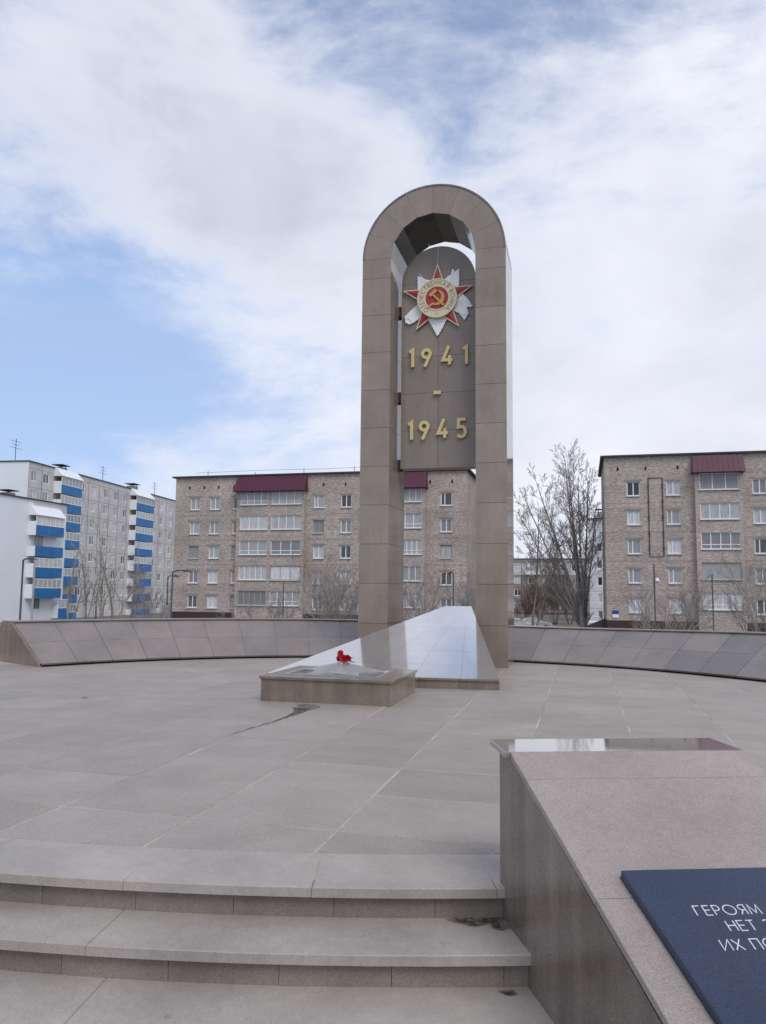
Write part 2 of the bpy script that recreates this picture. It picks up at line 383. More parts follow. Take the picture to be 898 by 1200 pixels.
ring_course('landing_stone', 'tread', SR + 2.104, SR + 3.2, [8.6 + 4.6 * k for k in range(-8, 3)], -2 * RISE - .05, -2 * RISE)
base = MB(); pts = [pol(SC, SR + .20, R(a)) for a in range(-40, 41, 2)]
base.prism([(-8.4, -3.0), (7.5, -3.0)] + pts[::-1], GZ + .01, -2 * RISE - .012)
tag(fix(base.build('landing', 'concrete')), kind='structure')

# ------------------------------------------------------------------ sloping podium with the plaque
g_ = Vector((.9426, .3338)); f_ = Vector((.3338, -.9426))      # along the top edge / down the slope
PO = Vector((2.225, 3.655)); CAPZ = .603
pod = empty('granite_podium', (PO.x, PO.y, 0), math.atan2(g_.y, g_.x))
tag(pod, 'sloping speckled granite podium with overhanging polished cap, flanking the curved steps', 'podium')
# local frame: +x along the top edge, -y down the slope
PW = 1.055; SK = .086                          # the side runs slightly askew: x grows by SK per metre of -y
SLP = math.tan(R(19.9)); PL = 2.1
def px_(x, d): return x + SK * d
zb = -2 * RISE
T0 = .155                                        # where the slope begins
def topz(d): return CAPZ - .028 - SLP * (d - T0)
sd_ = MB()
def side_wall(x, th):
    sd_.hexa([(px_(x, 0), 0, zb), (px_(x, 0), 0, CAPZ - .03), (px_(x, T0), -T0, CAPZ - .03), (px_(x, PL), -PL, topz(PL) - .02), (px_(x, PL), -PL, zb)],
             [(px_(x + th, 0), 0, zb), (px_(x + th, 0), 0, CAPZ - .03), (px_(x + th, T0), -T0, CAPZ - .03), (px_(x + th, PL), -PL, topz(PL) - .02), (px_(x + th, PL), -PL, zb)])
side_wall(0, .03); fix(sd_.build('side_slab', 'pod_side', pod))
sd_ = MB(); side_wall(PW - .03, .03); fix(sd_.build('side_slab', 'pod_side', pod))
bk = MB().box(.0303, PW - .0303, -.03, .0, zb, CAPZ - .03); bk.build('back_slab', 'pod_side', pod)
core = MB(); core.hexa([(px_(.031, .031), -.031, zb), (px_(.031, T0), -T0, zb), (px_(.031, PL), -PL, zb), (px_(PW - .031, PL), -PL, zb), (px_(PW - .031, .031), -.031, zb)],
                      [(px_(.031, .031), -.031, CAPZ - .036), (px_(.031, T0), -T0, CAPZ - .036), (px_(.031, PL), -PL, topz(PL) - .03), (px_(PW - .031, PL), -PL, topz(PL) - .03), (px_(PW - .031, .031), -.031, CAPZ - .036)])
fix(core.build('core', 'concrete', pod))
def slope_slab(d0, d1, x0=-.004, x1=PW + .004, th=.028):
    m = MB(); q = [(px_(x0, d0), -d0), (px_(x1, d0), -d0), (px_(x1, d1), -d1), (px_(x0, d1), -d1)]
    tz = [topz(d0), topz(d0), topz(d1), topz(d1)]
    m.hexa([(x, y, z) for (x, y), z in zip(q, tz)], [(x, y, z + th) for (x, y), z in zip(q, tz)]); return bevel(fix(m.build('slope_slab', 'pod_top', pod)), .002)
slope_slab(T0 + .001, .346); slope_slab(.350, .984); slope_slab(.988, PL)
cp = MB(); cp.hexa([(-.012, .14, CAPZ - .028), (-.012, -T0, CAPZ - .028), (PW + .022, -T0, CAPZ - .028), (PW + .02, .14, CAPZ - .028)],
                   [(-.012, .14, CAPZ), (-.012, -T0, CAPZ), (PW + .022, -T0, CAPZ), (PW + .02, .14, CAPZ)])
bevel(fix(cp.build('cap_slab', 'pod_cap', pod)), .003)
# plaque: a separate slab lying on the slope
def pod_pt(x, d, h=0.):                        # x along, d down-slope in plan, h above the slope face
    xl = px_(x, d); z = topz(d) + .028 + h
    p = PO + g_ * xl + f_ * d; return Vector((p.x, p.y, z))
pl0 = pod_pt(.085, .80)
ex = Vector((g_.x, g_.y, 0)); ey = -(pod_pt(0, 1) - pod_pt(0, 0)); ey = (ey - ex * ey.dot(ex)).normalized(); ez = ex.cross(ey)
tl = at(728, 1019.3, 'z', .40)
# top left corner of the plaque found on the slope plane
def on_slope(px, py, h):
    o_ = pod_pt(0, 1.0, h); d = ray(px, py); k = (o_ - CAM).dot(ez) / d.dot(ez); return CAM + d * k
TL = on_slope(728, 1019.5, .034)
pq = bpy.data.objects.new('plaque', None); col.objects.link(pq)
pq.matrix_world = Matrix(((ex.x, ey.x, ez.x, TL.x), (ex.y, ey.y, ez.y, TL.y), (ex.z, ey.z, ez.z, TL.z), (0, 0, 0, 1)))
tag(pq, 'blue-black polished stone plaque with thin silver Cyrillic lettering lying on the podium slope', 'plaque')
PQW, PQH, ps = .875, .82, SK * .96
m = MB(); o4 = [(0, 0), (PQW, 0), (PQW + ps * PQH, -PQH), (ps * PQH, -PQH)]
m.hexa([(x, y, -.034) for x, y in o4], [(x, y, 0) for x, y in o4]); bevel(fix(m.build('slab', 'plaque', pq)), .0025)
# thin geometric capitals, unit height 1
O_ = lambda: [arc(.5, .5, .5, .5, 90, 450, 28)]
GL = {
 'Г': (.5, [[(0, 0), (0, 1), (.5, 1)]]), 'Е': (.5, [[(.5, 1), (0, 1), (0, 0), (.5, 0)], [(0, .52), (.46, .52)]]),
 'Р': (.52, [[(0, 0), (0, 1), (.25, 1)] + arc(.25, .73, .27, .27, 90, -90, 10)[1:] + [(0, .46)]]),
 'О': (1.0, O_()), 'Я': (.55, [[(.55, 0), (.55, 1), (.3, 1)] + arc(.3, .73, .27, .27, 90, 270, 10)[1:] + [(.55, .46)], [(.02, 0), (.3, .45)]]),
 'М': (.86, [[(0, 0), (.08, 1), (.43, .12), (.78, 1), (.86, 0)]]), 'Н': (.62, [[(0, 0), (0, 1)], [(.62, 0), (.62, 1)], [(0, .52), (.62, .52)]]),
 'Т': (.55, [[(0, 1), (.55, 1)], [(.275, 0), (.275, .99)]]),
 'З': (.52, [arc(.25, .75, .24, .25, 150, -90, 12) + arc(.25, .25, .28, .25, 90, -150, 12)[1:]]),
 'И': (.66, [[(0, 1), (0, 0), (.66, 1), (.66, 0)]]), 'Х': (.66, [[(0, 1), (.66, 0)], [(0, 0), (.66, 1)]]),
 'П': (.64, [[(0, 0), (0, 1), (.64, 1), (.64, 0)]]), 'Ч': (.55, [[(0, 1), (0, .6), (.12, .45), (.55, .45)], [(.55, 0), (.55, 1)]]),
 'С': (.8, [arc(.5, .5, .5, .5, 50, 310, 16)]), 'В': (.55, [[(0, 0), (0, 1), (.25, 1)] + arc(.25, .76, .24, .24, 90, -90, 8)[1:] + [(0, .52)], [(.25, .52)] + arc(.25, .26, .29, .26, 90, -90, 8)[1:] + [(0, 0)]]),
 'А': (.8, [[(0, 0), (.4, 1), (.8, 0)], [(.16, .34), (.64, .34)]]), 'Й': (.66, [[(0, .86), (0, 0), (.66, .86), (.66, 0)], [(.2, 1.03), (.33, .95), (.46, 1.03)]]),
}
def letter(ch, size, wd, z0, z1):
    adv, sts = GL[ch]; mb = MB()
    for k, st in enumerate(sts): ribbon(mb, [(x * size, y * size) for x, y in st], wd, z0, z1 + k * .0002)
    return adv * size, mb
def put_line(text, x, y, size, wd, parent, mat, gap, z=0.):
    for ch in text:
        if ch == ' ': x += size * .5; continue
        a, mb = letter(ch, size, wd, z, z + .0008); mb.build('letter', mat, parent, loc=(x, y, 0)); x += a + gap * size
def to_pq(px, py):
    d = on_slope(px, py, .034) - TL; return d.dot(ex), d.dot(ey)
for text, (a, b) in (('ГЕРОЯМ', (818, 1073)), ('НЕТ З', (857, 1091)), ('ИХ ПО', (850, 1114))):
    x, y = to_pq(a, b)
    put_line(text, x, y, .0405, .0036, pq, 'letter', .27)

# ------------------------------------------------------------------ memorial wall
wall = empty('memorial_wall', (WC.x, WC.y, 0)); tag(wall, 'curved low wall clad in sloping grey granite panels behind the paved plaza', 'wall')
WR0, WR1, WZ0, WZ1 = 6.96, 8.12, .055, .680
wa0, wa1 = R(-62.7 + 180), R(0)      # polar angles from +X
A_L, A_R = R(152.8), R(4)
NC = 30
def wp(r, a, z):
    dip = .085 * math.exp(-((math.degrees(a) - 75) / 25) ** 2); return (r * math.cos(a), r * math.sin(a), z * (1 - dip / WZ1))
cm = MB(); NS = 90
prof = [(WR0 + .09, -.004), (WR0 + .09, .05), (WR0 + .035, WZ0), (WR1 + .035, WZ1 - .0), (WR1 + .42, WZ1 - .0), (WR1 + .42, -.004)]
for k in range(NS + 1):
    a = A_L + (A_R - A_L) * k / NS; cm.v += [wp(r_, a, z_) for r_, z_ in prof]
np_ = len(prof)
for k in range(NS):
    for i in range(np_):
        j = (i + 1) % np_; cm.f.append((k * np_ + i, k * np_ + j, (k + 1) * np_ + j, (k + 1) * np_ + i))
cm.f.append(tuple(range(np_))); cm.f.append(tuple(NS * np_ + i for i in range(np_))[::-1])
fix(cm.build('core', 'mortar', wall))
fm = MB()
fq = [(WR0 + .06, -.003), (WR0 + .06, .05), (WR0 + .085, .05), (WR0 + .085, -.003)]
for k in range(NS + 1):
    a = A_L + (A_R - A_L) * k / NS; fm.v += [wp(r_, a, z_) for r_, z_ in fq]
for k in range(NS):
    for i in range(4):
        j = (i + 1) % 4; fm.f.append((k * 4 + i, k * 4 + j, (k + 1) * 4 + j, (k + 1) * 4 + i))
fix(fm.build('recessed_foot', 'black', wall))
em = MB()
for A_, s in ((A_L, 1), (A_R, -1)):
    em = MB(); e0, e1 = A_ + s * .0003, A_ + s * .0045
    q = [(WR0 + .002, .0), (WR1 + .002, WZ1 + .0), (WR1 + .44, WZ1), (WR1 + .44, .0)]
    em.hexa([wp(r_, e0, z_) for r_, z_ in q], [wp(r_, e1, z_) for r_, z_ in q]); fix(em.build('end_slab', 'plinth', wall))
for k in range(NC):
    a0 = A_L + (A_R - A_L) * (k + .006) / NC; a1 = A_L + (A_R - A_L) * (k + .994) / NC
    for row in (0, 1):
        u0, u1 = (row * .5 + .002, row * .5 + .498)
        def P_(u, a, h):
            r_ = WR0 + (WR1 - WR0) * u; z_ = WZ0 + (WZ1 - WZ0) * u
            nx = -(WZ1 - WZ0); nz = (WR1 - WR0); L_ = math.hypot(nx, nz)
            return wp(r_ + nx / L_ * h, a, z_ + nz / L_ * h)
        q = [(u0, a0), (u0, (a0 + a1) / 2), (u0, a1), (u1, a1), (u1, (a0 + a1) / 2), (u1, a0)]
        m = MB().hexa([P_(u, a, -.03) for u, a in q], [P_(u, a, random.uniform(-.001, .001)) for u, a in q])
        dark = (12 <= k <= 15 and row == 1) or (k >= 18 and random.random() < .30) or (random.random() < .10)
        fix(m.build('wall_panel', 'wall_dark' if dark else 'wall', wall))
NCP = 15
for k in range(NCP):
    m = MB(); aa = [A_L + (A_R - A_L) * (k + .003 + .994 * t_ / 4) / NCP for t_ in range(5)]
    rs = (WR1 - .035, WR1 + .45)
    ringp = [(rs[0], a) for a in aa] + [(rs[1], a) for a in aa[::-1]]
    m.hexa([wp(r_, a, WZ1 + .001) for r_, a in ringp], [wp(r_, a, WZ1 + .020) for r_, a in ringp]); fix(m.build('coping_stone', 'wall_dark', wall))

# ------------------------------------------------------------------ the arch
AY0, AY1, AH, APW, TH = 13.59, 14.84, 1.343, .551, .7134
ASP = TH * 10 + .38
arch = empty('granite_arch', (0, AY0, 0)); tag(arch, 'tall round-topped arch clad in polished tan granite tiles', 'arch')
AD = AY1 - AY0; J = .003
def arch_core():
    m = MB(); e = .022; n = 24
    out = [(-AH + e, 0.)] + [(-(AH - e) * math.cos(math.pi * k / n), ASP + (AH - e) * math.sin(math.pi * k / n)) for k in range(n + 1)] + [(AH - e, 0.)]
    r = AH - APW + e
    inn = [(-r, 0.)] + [(-r * math.cos(math.pi * k / n), ASP + (r + .03) * math.sin(math.pi * k / n)) for k in range(n + 1)] + [(r, 0.)]
    k = len(out)
    for y in (e, AD - e): m.v += [(x, y, z) for x, z in out] + [(x, y, z) for x, z in inn]
    for i in range(k - 1):
        m.f += [(i, i + 1, k + i + 1, k + i), (2 * k + i, 3 * k + i, 3 * k + i + 1, 2 * k + i + 1), (i, 2 * k + i, 2 * k + i + 1, i + 1), (k + i, k + i + 1, 3 * k + i + 1, 3 * k + i)]
    for i in (0, k - 1): m.f.append((i, k + i, 3 * k + i, 2 * k + i))
    return fix(m.build('core', 'arch_core', arch))
arch_core()
zs = [TH * k for k in range(11)] + [ASP]
def tile(name, mat, x0, x1, y0, y1, z0, z1, parent=arch):
    o = MB().box(x0, x1, y0, y1, z0, z1).build(name, mat, parent); return o
for s in (-1, 1):
    for z0, z1 in zip(zs[:-1], zs[1:]):
        a, b = sorted((s * AH, s * (AH - APW)))
        tile('stone_panel', 'arch', a, b, 0, .0225, z0 + J, z1 - J)                       # front
        tile('stone_panel', 'arch', a, b, AD - .0225, AD, z0 + J, z1 - J)                 # back
        for h in (0, 1):
            y0, y1 = .0228 + h * (AD - .0456) / 2 + J * h, .0228 + (h + 1) * (AD - .0456) / 2 - J * (1 - h)
            a, b = sorted((s * AH, s * (AH - .0225))); tile('stone_panel', 'arch', a, b, y0, y1, z0 + J, z1 - J)
            a, b = sorted((s * (AH - APW), s * (AH - APW + .0225))); tile('stone_panel', 'arch', a, b, y0, y1, z0 + J, z1 - J)
NV = 8
for k in range(NV):
    a0 = math.pi * k / NV + .0016; a1 = math.pi * (k + 1) / NV - .0016
    def P2(r, a): return (r * math.cos(a), ASP + r * math.sin(a))
    ri = AH - APW
    am = (a0 + a1) / 2
    outer = [P2(AH - .03, a0 + (a1 - a0) * t / 4) for t in range(5)]
    inner = [P2(ri, a0), P2(ri, a1)]
    ringq = outer + inner[::-1]
    for y0, y1 in ((0, .0225), (AD - .0225, AD)):
        m = MB().hexa([(x, y0, z) for x, z in ringq], [(x, y1, z) for x, z in ringq]); fix(m.build('voussoir', 'arch', arch))
    # extrados sheet, standing a little proud of the front
    oq = [P2(AH - .0285, a0 + (a1 - a0) * t / 4) for t in range(5)] + [P2(AH, a1 - (a1 - a0) * t / 4) for t in range(5)]
    m = MB().hexa([(x, -.012, z) for x, z in oq], [(x, AD + .012, z) for x, z in oq]); fix(m.build('extrados_slab', 'wall_dark', arch))
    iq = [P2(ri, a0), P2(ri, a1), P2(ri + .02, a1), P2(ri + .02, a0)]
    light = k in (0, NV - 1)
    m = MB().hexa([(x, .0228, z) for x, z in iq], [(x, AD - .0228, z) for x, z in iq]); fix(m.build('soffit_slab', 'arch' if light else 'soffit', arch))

# ------------------------------------------------------------------ hanging stele inside the arch
SY = 14.20; SW = .722; SZ0, SZS = 3.60, 7.205; STH = .30
stele = empty('memorial_stele', (0, SY, 0)); tag(stele, 'round-topped brown granite stele hung between the arch legs', 'stele')
hw = AH - APW
m = MB(); n = 24; e = .02
o_ = [(-SW + e, SZ0 + e), (SW - e, SZ0 + e)] + [((SW - e) * math.cos(math.pi * k / n), SZS + (SW - e) * math.sin(math.pi * k / n)) for k in range(n + 1)]
m.hexa([(x, e, z) for x, z in o_], [(x, STH - e, z) for x, z in o_]); fix(m.build('core', 'arch_core', stele))
sz = [SZ0 + k * .721 for k in range(6)]; j = .0025
for y0, y1 in ((0, .0205), (STH - .0205, STH)):
    for s in (-1, 1):
        for z0, z1 in zip(sz[:-1], sz[1:]):
            a, b = sorted((s * j, s * SW)); tile('stone_panel', 'stele', a, b, y0, y1, z0 + j, z1 - j, stele)
        q = [(s * j, SZS + j), (s * SW, SZS + j)] + [(s * max(j / SW, math.cos(math.pi / 2 * k / 12)) * SW, SZS + SW * math.sin(math.pi / 2 * k / 12)) for k in range(1, 13)]
        mm = MB().hexa([(x, y0, z) for x, z in q], [(x, y1, z) for x, z in q]); fix(mm.build('stone_panel', 'stele', stele))
# edge band
for s in (-1, 1):
    a, b = sorted((s * SW, s * (SW - .0195))); tile('edge_slab', 'stele', a, b, .021, STH - .021, SZ0 + .0005, SZS, stele)
tile('edge_slab', 'stele', -SW + .02, SW - .02, .021, STH - .021, SZ0, SZ0 + .0195, stele)
for k in range(6):
    a0, a1 = math.pi * k / 6 + .002, math.pi * (k + 1) / 6 - .002
    q = [(SW * math.cos(a0 + (a1 - a0) * t / 3), SZS + SW * math.sin(a0 + (a1 - a0) * t / 3)) for t in range(4)] + [((SW - .0195) * math.cos(a1 - (a1 - a0) * t / 3), SZS + (SW - .0195) * math.sin(a1 - (a1 - a0) * t / 3)) for t in range(4)]
    mm = MB().hexa([(x, .021, z) for x, z in q], [(x, STH - .021, z) for x, z in q]); fix(mm.build('edge_slab', 'stele', stele))
for zc in (6.70, 5.00, 3.685):
    for s in (-1, 1):
        a, b = sorted((s * (SW + .0005), s * (hw + .004))); tile('bracket', 'arch_core', a, b, .05, STH - .05, zc - .10, zc + .10, stele)

# numerals: each is a gilded figure fixed to the stele
def stand_up(x, z, y, name, label, cat, group=None, mb=None, mat='gold'):
    o = mb.build(name, mat); o.matrix_world = Matrix.Translation((x, y, z)) @ Matrix.Rotation(math.pi / 2, 4, 'X')
    bevel(fix(o), .004); return tag(o, label, cat, group)
DG = {
 '1': [[(.02, .74), (.185, .905), (.185, 0)]],
 '9': [arc(.25, .70, .205, .205, 0, 360, 20)[:-1], [(.435, .60), (.16, 0)]],
 '4': [[(.36, 1.0), (.055, .265), (.56, .265)], [(.40, .50), (.40, 0)]],
 '5': [[(.47, .95), (.10, .95), (.085, .545), (.20, .57)] + arc(.25, .31, .20, .26, 90, -90, 10)[1:] + [(.16, .055), (.045, .14)]],
}
def figure(ch, x, z, label):
    mb = MB(); h = .365; wd = .062
    for k, st in enumerate(DG[ch]):
        ribbon(mb, [(a * h, b * h) for a, b in st], wd, 0, .045 + k * .0006, closed=(ch == '9' and k == 0))
    if ch == '1': mb = MB(); ribbon(mb, [(a * h, b * h) for a, b in [(.02, .80), (.20, .92), (.20, 0)]], wd, 0, .045)
    o = stand_up(x, z, SY - .012, 'numeral', label, 'numeral', 'gilded year figures on the stele', mb); return o
def stx(px, py): p = at(px, py, 'y', SY - .03); return p.x, p.z
for ch, px, py, lab in (('1', 479.6, 431, 'gold figure one starting the upper year'), ('9', 494.5, 430.6, 'gold figure nine within the upper year'),
                        ('4', 518.2, 428.2, 'gold figure four within the upper year'), ('1', 542.6, 427, 'gold figure one closing the upper year'),
                        ('1', 478.2, 516, 'gold figure one starting the lower year'), ('9', 491.8, 515.6, 'gold figure nine within the lower year'),
                        ('4', 512.6, 513.8, 'gold figure four within the lower year'), ('5', 535.5, 513.2, 'gold figure five closing the lower year')):
    x, z = stx(px, py); figure(ch, x, z, lab)
x, z = stx(512.6, 460.3)
mb = MB().box(-.072, .072, -.034, .034, 0, .045)
stand_up(x, z, SY - .012, 'dash', 'short gold dash between the two years on the stele', 'dash', None, mb)

# ------------------------------------------------------------------ the order emblem
ec = stx(513.2, 351.2)
emb = bpy.data.objects.new('order_emblem', None); col.objects.link(emb)
emb.matrix_world = Matrix.Translation((ec[0], SY - .004, ec[1])) @ Matrix.Rotation(math.pi / 2, 4, 'X')
tag(emb, 'red five-pointed star emblem with white rays, cream lettered ring, hammer and sickle', 'emblem')
K = .00207
def flat(name, pts, z0, z1, mat, parent=emb):
    a = sum(pts[i][0] * pts[(i + 1) % len(pts)][1] - pts[(i + 1) % len(pts)][0] * pts[i][1] for i in range(len(pts)))
    if a < 0: pts = pts[::-1]
    return MB().prism(pts, z0, z1).build(name, mat, parent)
def saw(pts, amp, step):
    out = []
    for i in range(len(pts)):
        a, b = Vector(pts[i]), Vector(pts[(i + 1) % len(pts)]); L_ = (b - a).length; n = max(1, int(L_ / step)); nn = Vector((-(b - a).y, (b - a).x)).normalized()
        for t in range(n):
            p = a + (b - a) * (t / n); out.append(tuple(p + nn * (amp if t % 2 else -amp * .3)))
    return out
RAYS = [[(-190, 240), (-150, 225), (-110, 200), (-50, 185), (-40, 100), (-100, 60), (-188, 70)],
        [(50, 175), (85, 205), (125, 230), (138, 280), (150, 278), (156, 238), (178, 268), (200, 276), (198, 150), (192, 60), (100, 60)],
        [(150, 40), (232, 32), (272, -10), (310, -66), (325, -90), (268, -96), (286, -150), (250, -215), (200, -142), (150, -120), (90, -60)],
        [(-150, 40), (-190, -30), (-260, -88), (-315, -140), (-302, -188), (-250, -216), (-188, -180), (-150, -140), (-80, -80)],
        [(-85, -140), (-82, -200), (-40, -280), (-5, -345), (14, -330), (52, -262), (88, -190), (85, -140)]]
for k, ry in enumerate(RAYS):
    pts = saw([(x * K, y * K) for x, y in ry], .008, .030)
    o = flat('ray_cluster', pts, .012, .036 + k * .0007, 'white')
    cx_ = sum(p[0] for p in ry) / len(ry); cy_ = sum(p[1] for p in ry) / len(ry); d = Vector((cx_, cy_)).normalized(); pr = Vector((-d.y, d.x))
    for t in range(-3, 4):                     # fluting
        a = d * (.20) + pr * (t * .022); b = d * (.40 + .05 * (3 - abs(t))) + pr * (t * .040)
        mb = MB(); ribbon(mb, [(a.x, a.y), (b.x, b.y)], .010, .030, .043 + k * .0004 + abs(t) * .0005); mb.build('flute', 'white', o)
# rifle and sabre lying crosswise under the star
mb = MB(); ribbon(mb, [(-.36, .54), (-.20, .33)], .010, .02, .047); mb.build('bayonet', 'white', emb)
mb = MB(); ribbon(mb, [(.17, .28), (.27, .45), (.29, .565)], .026, .02, .0466); mb.build('sabre_blade', 'white', emb)
mb = MB(); ribbon(mb, [(-.50, -.39), (-.56, -.32), (-.62, -.335), (-.62, -.40), (-.55, -.44), (-.48, -.41)], .024, .02, .0471); mb.build('sabre_guard', 'white', emb)
mb = MB(); ribbon(mb, [(.40, -.20), (.53, -.34)], .075, .02, .0455); mb.build('rifle_butt', 'white', emb)
def star_pts(Rr, rr, rot=90): return [((Rr if i % 2 == 0 else rr) * math.cos(R(rot + 36 * i)), (Rr if i % 2 == 0 else rr) * math.sin(R(rot + 36 * i))) for i in range(10)]
SRo = .715
def faceted_star(Rr, rr, z0, zt, ztip):
    p = star_pts(Rr, rr); m = MB(); m.v = [(x, y, z0) for x, y in p] + [(x, y, ztip) for x, y in p] + [(0, 0, zt)]
    for i in range(10):
        j_ = (i + 1) % 10; m.f += [(i, j_, 10 + j_, 10 + i), (10 + i, 10 + j_, 20)]
    return m
fix(faceted_star(SRo, SRo * .382, .030, .085, .062).build('star_border', 'cream', emb))
fix(faceted_star(SRo * .915, SRo * .915 * .372, .050, .110, .0645).build('red_star', 'red', emb))
def disc(r, z0, z1, n=48): return MB().prism([(r * math.cos(2 * math.pi * i / n), r * math.sin(2 * math.pi * i / n)) for i in range(n)], z0, z1, .008)
rg = disc(.385, .06, .120).build('ring', 'cream', emb)
mb = MB(); ribbon(mb, arc(0, 0, .372, .372, 0, 360, 48)[:-1], .022, .11, .129, True); mb.build('rim', 'cream', rg)
mb = MB(); ribbon(mb, arc(0, 0, .236, .236, 0, 360, 40)[:-1], .024, .11, .130, True); mb.build('rim', 'cream', rg)
disc(.224, .10, .124, 40).build('red_disc', 'red', emb)
txt = 'ОТЕЧЕСТВЕННАЯ ВОЙНА'; ang = 236.
tot = sum((GL[c][0] + .34) if c != ' ' else .74 for c in txt); stepA = 292. / tot
for c in txt:
    if c == ' ': ang -= .62 * stepA; continue
    adv, sts = GL[c]; size = .075; mb = MB(); mid = ang - (adv + .34) / 2 * stepA; ra = R(mid)
    for k, st in enumerate(sts):
        P3 = []
        for x, y in st:
            xl, yl = (x - adv / 2) * size, (y - .5) * size
            P3.append((math.cos(ra) * (.304 + yl) + math.sin(ra) * xl, math.sin(ra) * (.304 + yl) - math.cos(ra) * xl))
        ribbon(mb, P3, .012, .118, .127 + k * .0005)
    mb.build('letter', 'ringletter', rg); ang -= (adv + .34) * stepA
mb = MB(); sp = star_pts(.034, .014, -90); mb.prism([(x, y - .304) for x, y in sp], .118, .128); mb.build('small_star', 'gold', rg)
# hammer and sickle
hs = MB()
def crescent(c1, r1, c2, r2, a0, a1, b0, b1, n=18):
    return arc(c1[0], c1[1], r1, r1, a0, a1, n) + arc(c2[0], c2[1], r2, r2, b1, b0, n)
sk_ = MB(); cres = crescent((.0, .0), .150, (-.028, .014), .118, -125, 78, -118, 68)
poly = cres; a_ = sum(poly[i][0] * poly[(i + 1) % len(poly)][1] - poly[(i + 1) % len(poly)][0] * poly[i][1] for i in range(len(poly)))
# strip of quads so the concave shape fills correctly
n_ = 19; o1 = arc(.0, .0, .150, .150, -125, 78, 18); i1 = arc(-.030, .016, .116, .122, -118, 66, 18)
for i in range(18):
    q = [o1[i], o1[i + 1], i1[i + 1], i1[i]]; sk_.hexa([(x, y, .118) for x, y in q], [(x, y, .146) for x, y in q])
sk_.build('sickle_blade', 'orange', emb)
mb = MB(); ribbon(mb, [(-.075, -.112), (-.150, -.165)], .040, .118, .1485); mb.build('sickle_handle', 'orange', emb)
mb = MB(); ribbon(mb, [(-.085, .075), (.135, -.160)], .036, .120, .152); mb.build('hammer_handle', 'orange', emb)
mb = MB(); ribbon(mb, [(-.135, .040), (-.010, .150)], .066, .120, .156); mb.build('hammer_head', 'orange', emb)
# thin cable running up from the star
mb = MB().tube([(0, SRo - .01, .03), (.004, SRo + .20, .012), (.004, SRo + .36, .012)], .006, 5); mb.build('cable', 'white', emb)

# ------------------------------------------------------------------ polished ramp through the arch
F1, F2 = Vector((1.51, 10.55, .14)), Vector((-1.68, 10.25, .14)); E1, E2 = Vector((.62, 14.25, 1.03)), Vector((.15, 14.17, 1.03))
rmp = empty('memorial_ramp', (0, 10.4, 0)); tag(rmp, 'mirror-polished granite ramp rising and narrowing between the arch legs', 'ramp')
OR = Vector((0, 10.4, 0))
def on_ramp(u, v): a = F2.lerp(F1, u); b = E2.lerp(E1, u); return a.lerp(b, v)
body = MB(); dn = Vector((0, 0, -.024))
body_m = 'ramp'
tq = [F2 + dn, F1 + dn, E1 + dn, E2 + dn]; body.hexa([tuple(Vector((p.x, p.y, 0)) - OR) for p in tq], [tuple(p - OR) for p in tq]); fix(body.build('body', 'plinth', rmp))
us = [0, .22, .43, .64, .84, 1.0]; vsn = [0, .145, .30, .46, .63, .81, 1.0]
for i in range(len(us) - 1):
    for k in range(len(vsn) - 1):
        e_ = .0005; ev = .0005
        q = [on_ramp(us[i] + e_, vsn[k] + ev), on_ramp(us[i + 1] - e_, vsn[k] + ev), on_ramp(us[i + 1] - e_, vsn[k + 1] - ev), on_ramp(us[i] + e_, vsn[k + 1] - ev)]
        dz = Vector((0, 0, .0))
        fix(MB().hexa([tuple(p - OR + dn * .98) for p in q], [tuple(p - OR + dz) for p in q]).build('ramp_slab', 'ramp', rmp))
# front kerb blocks
fd = (F1 - F2).normalized(); fo = Vector((fd.y, -fd.x, 0)); Lf = (F1 - F2).length
nk = 6
for k in range(nk):
    a = F2 + fd * (Lf * k / nk + .003); b = F2 + fd * (Lf * (k + 1) / nk - .003)
    bot = [a - fo * .001, a + fo * .03, b + fo * .03, b - fo * .001]
    fix(MB().hexa([(p.x, p.y - OR.y, 0) for p in bot], [(p.x, p.y - OR.y, .112) for p in bot]).build('kerb_block', 'plinth', rmp))
    bot = [a, a + fo * .05, b + fo * .05, b]
    fix(MB().hexa([(p.x, p.y - OR.y, .1125) for p in bot], [(p.x, p.y - OR.y, .1395) for p in bot]).build('kerb_cap', 'plinth', rmp))

# ------------------------------------------------------------------ eternal flame plinth
BX0, BX1, BY0, BY1, BZ = -1.085, .49, 8.645, 9.97, .285
box = empty('flame_plinth', ((BX0 + BX1) / 2, (BY0 + BY1) / 2, 0)); bxw, byw = (BX1 - BX0) / 2, (BY1 - BY0) / 2
tag(box, 'low square granite plinth of an eternal flame in front of the ramp', 'plinth')
MB().box(-bxw + .021, bxw - .021, -byw + .021, byw - .021, 0, BZ - .03).build('core', 'arch_core', box)
def side_(x0, x1, y0, y1): bevel(MB().box(x0, x1, y0, y1, .0, BZ - .0305).build('side_slab', 'plinth', box), .002)
side_(-bxw, bxw - .0213, -byw, -byw + .02); side_(bxw - .02, bxw, -byw, byw - .0213); side_(-bxw, bxw, byw - .02, byw); side_(-bxw, -bxw + .02, -byw + .0213, byw - .0213)
top_w = .21
for x0, x1, y0, y1 in ((-bxw - .02, bxw + .02, -byw - .02, -byw + top_w), (-bxw - .02, bxw + .02, byw - top_w, byw + .02), (-bxw - .02, -bxw + top_w, -byw + top_w + .002, byw - top_w - .002), (bxw - top_w, bxw + .02, -byw + top_w + .002, byw - top_w - .002)):
    bevel(MB().box(x0, x1, y0, y1, BZ - .03, BZ).build('top_slab', 'plinth', box), .002)
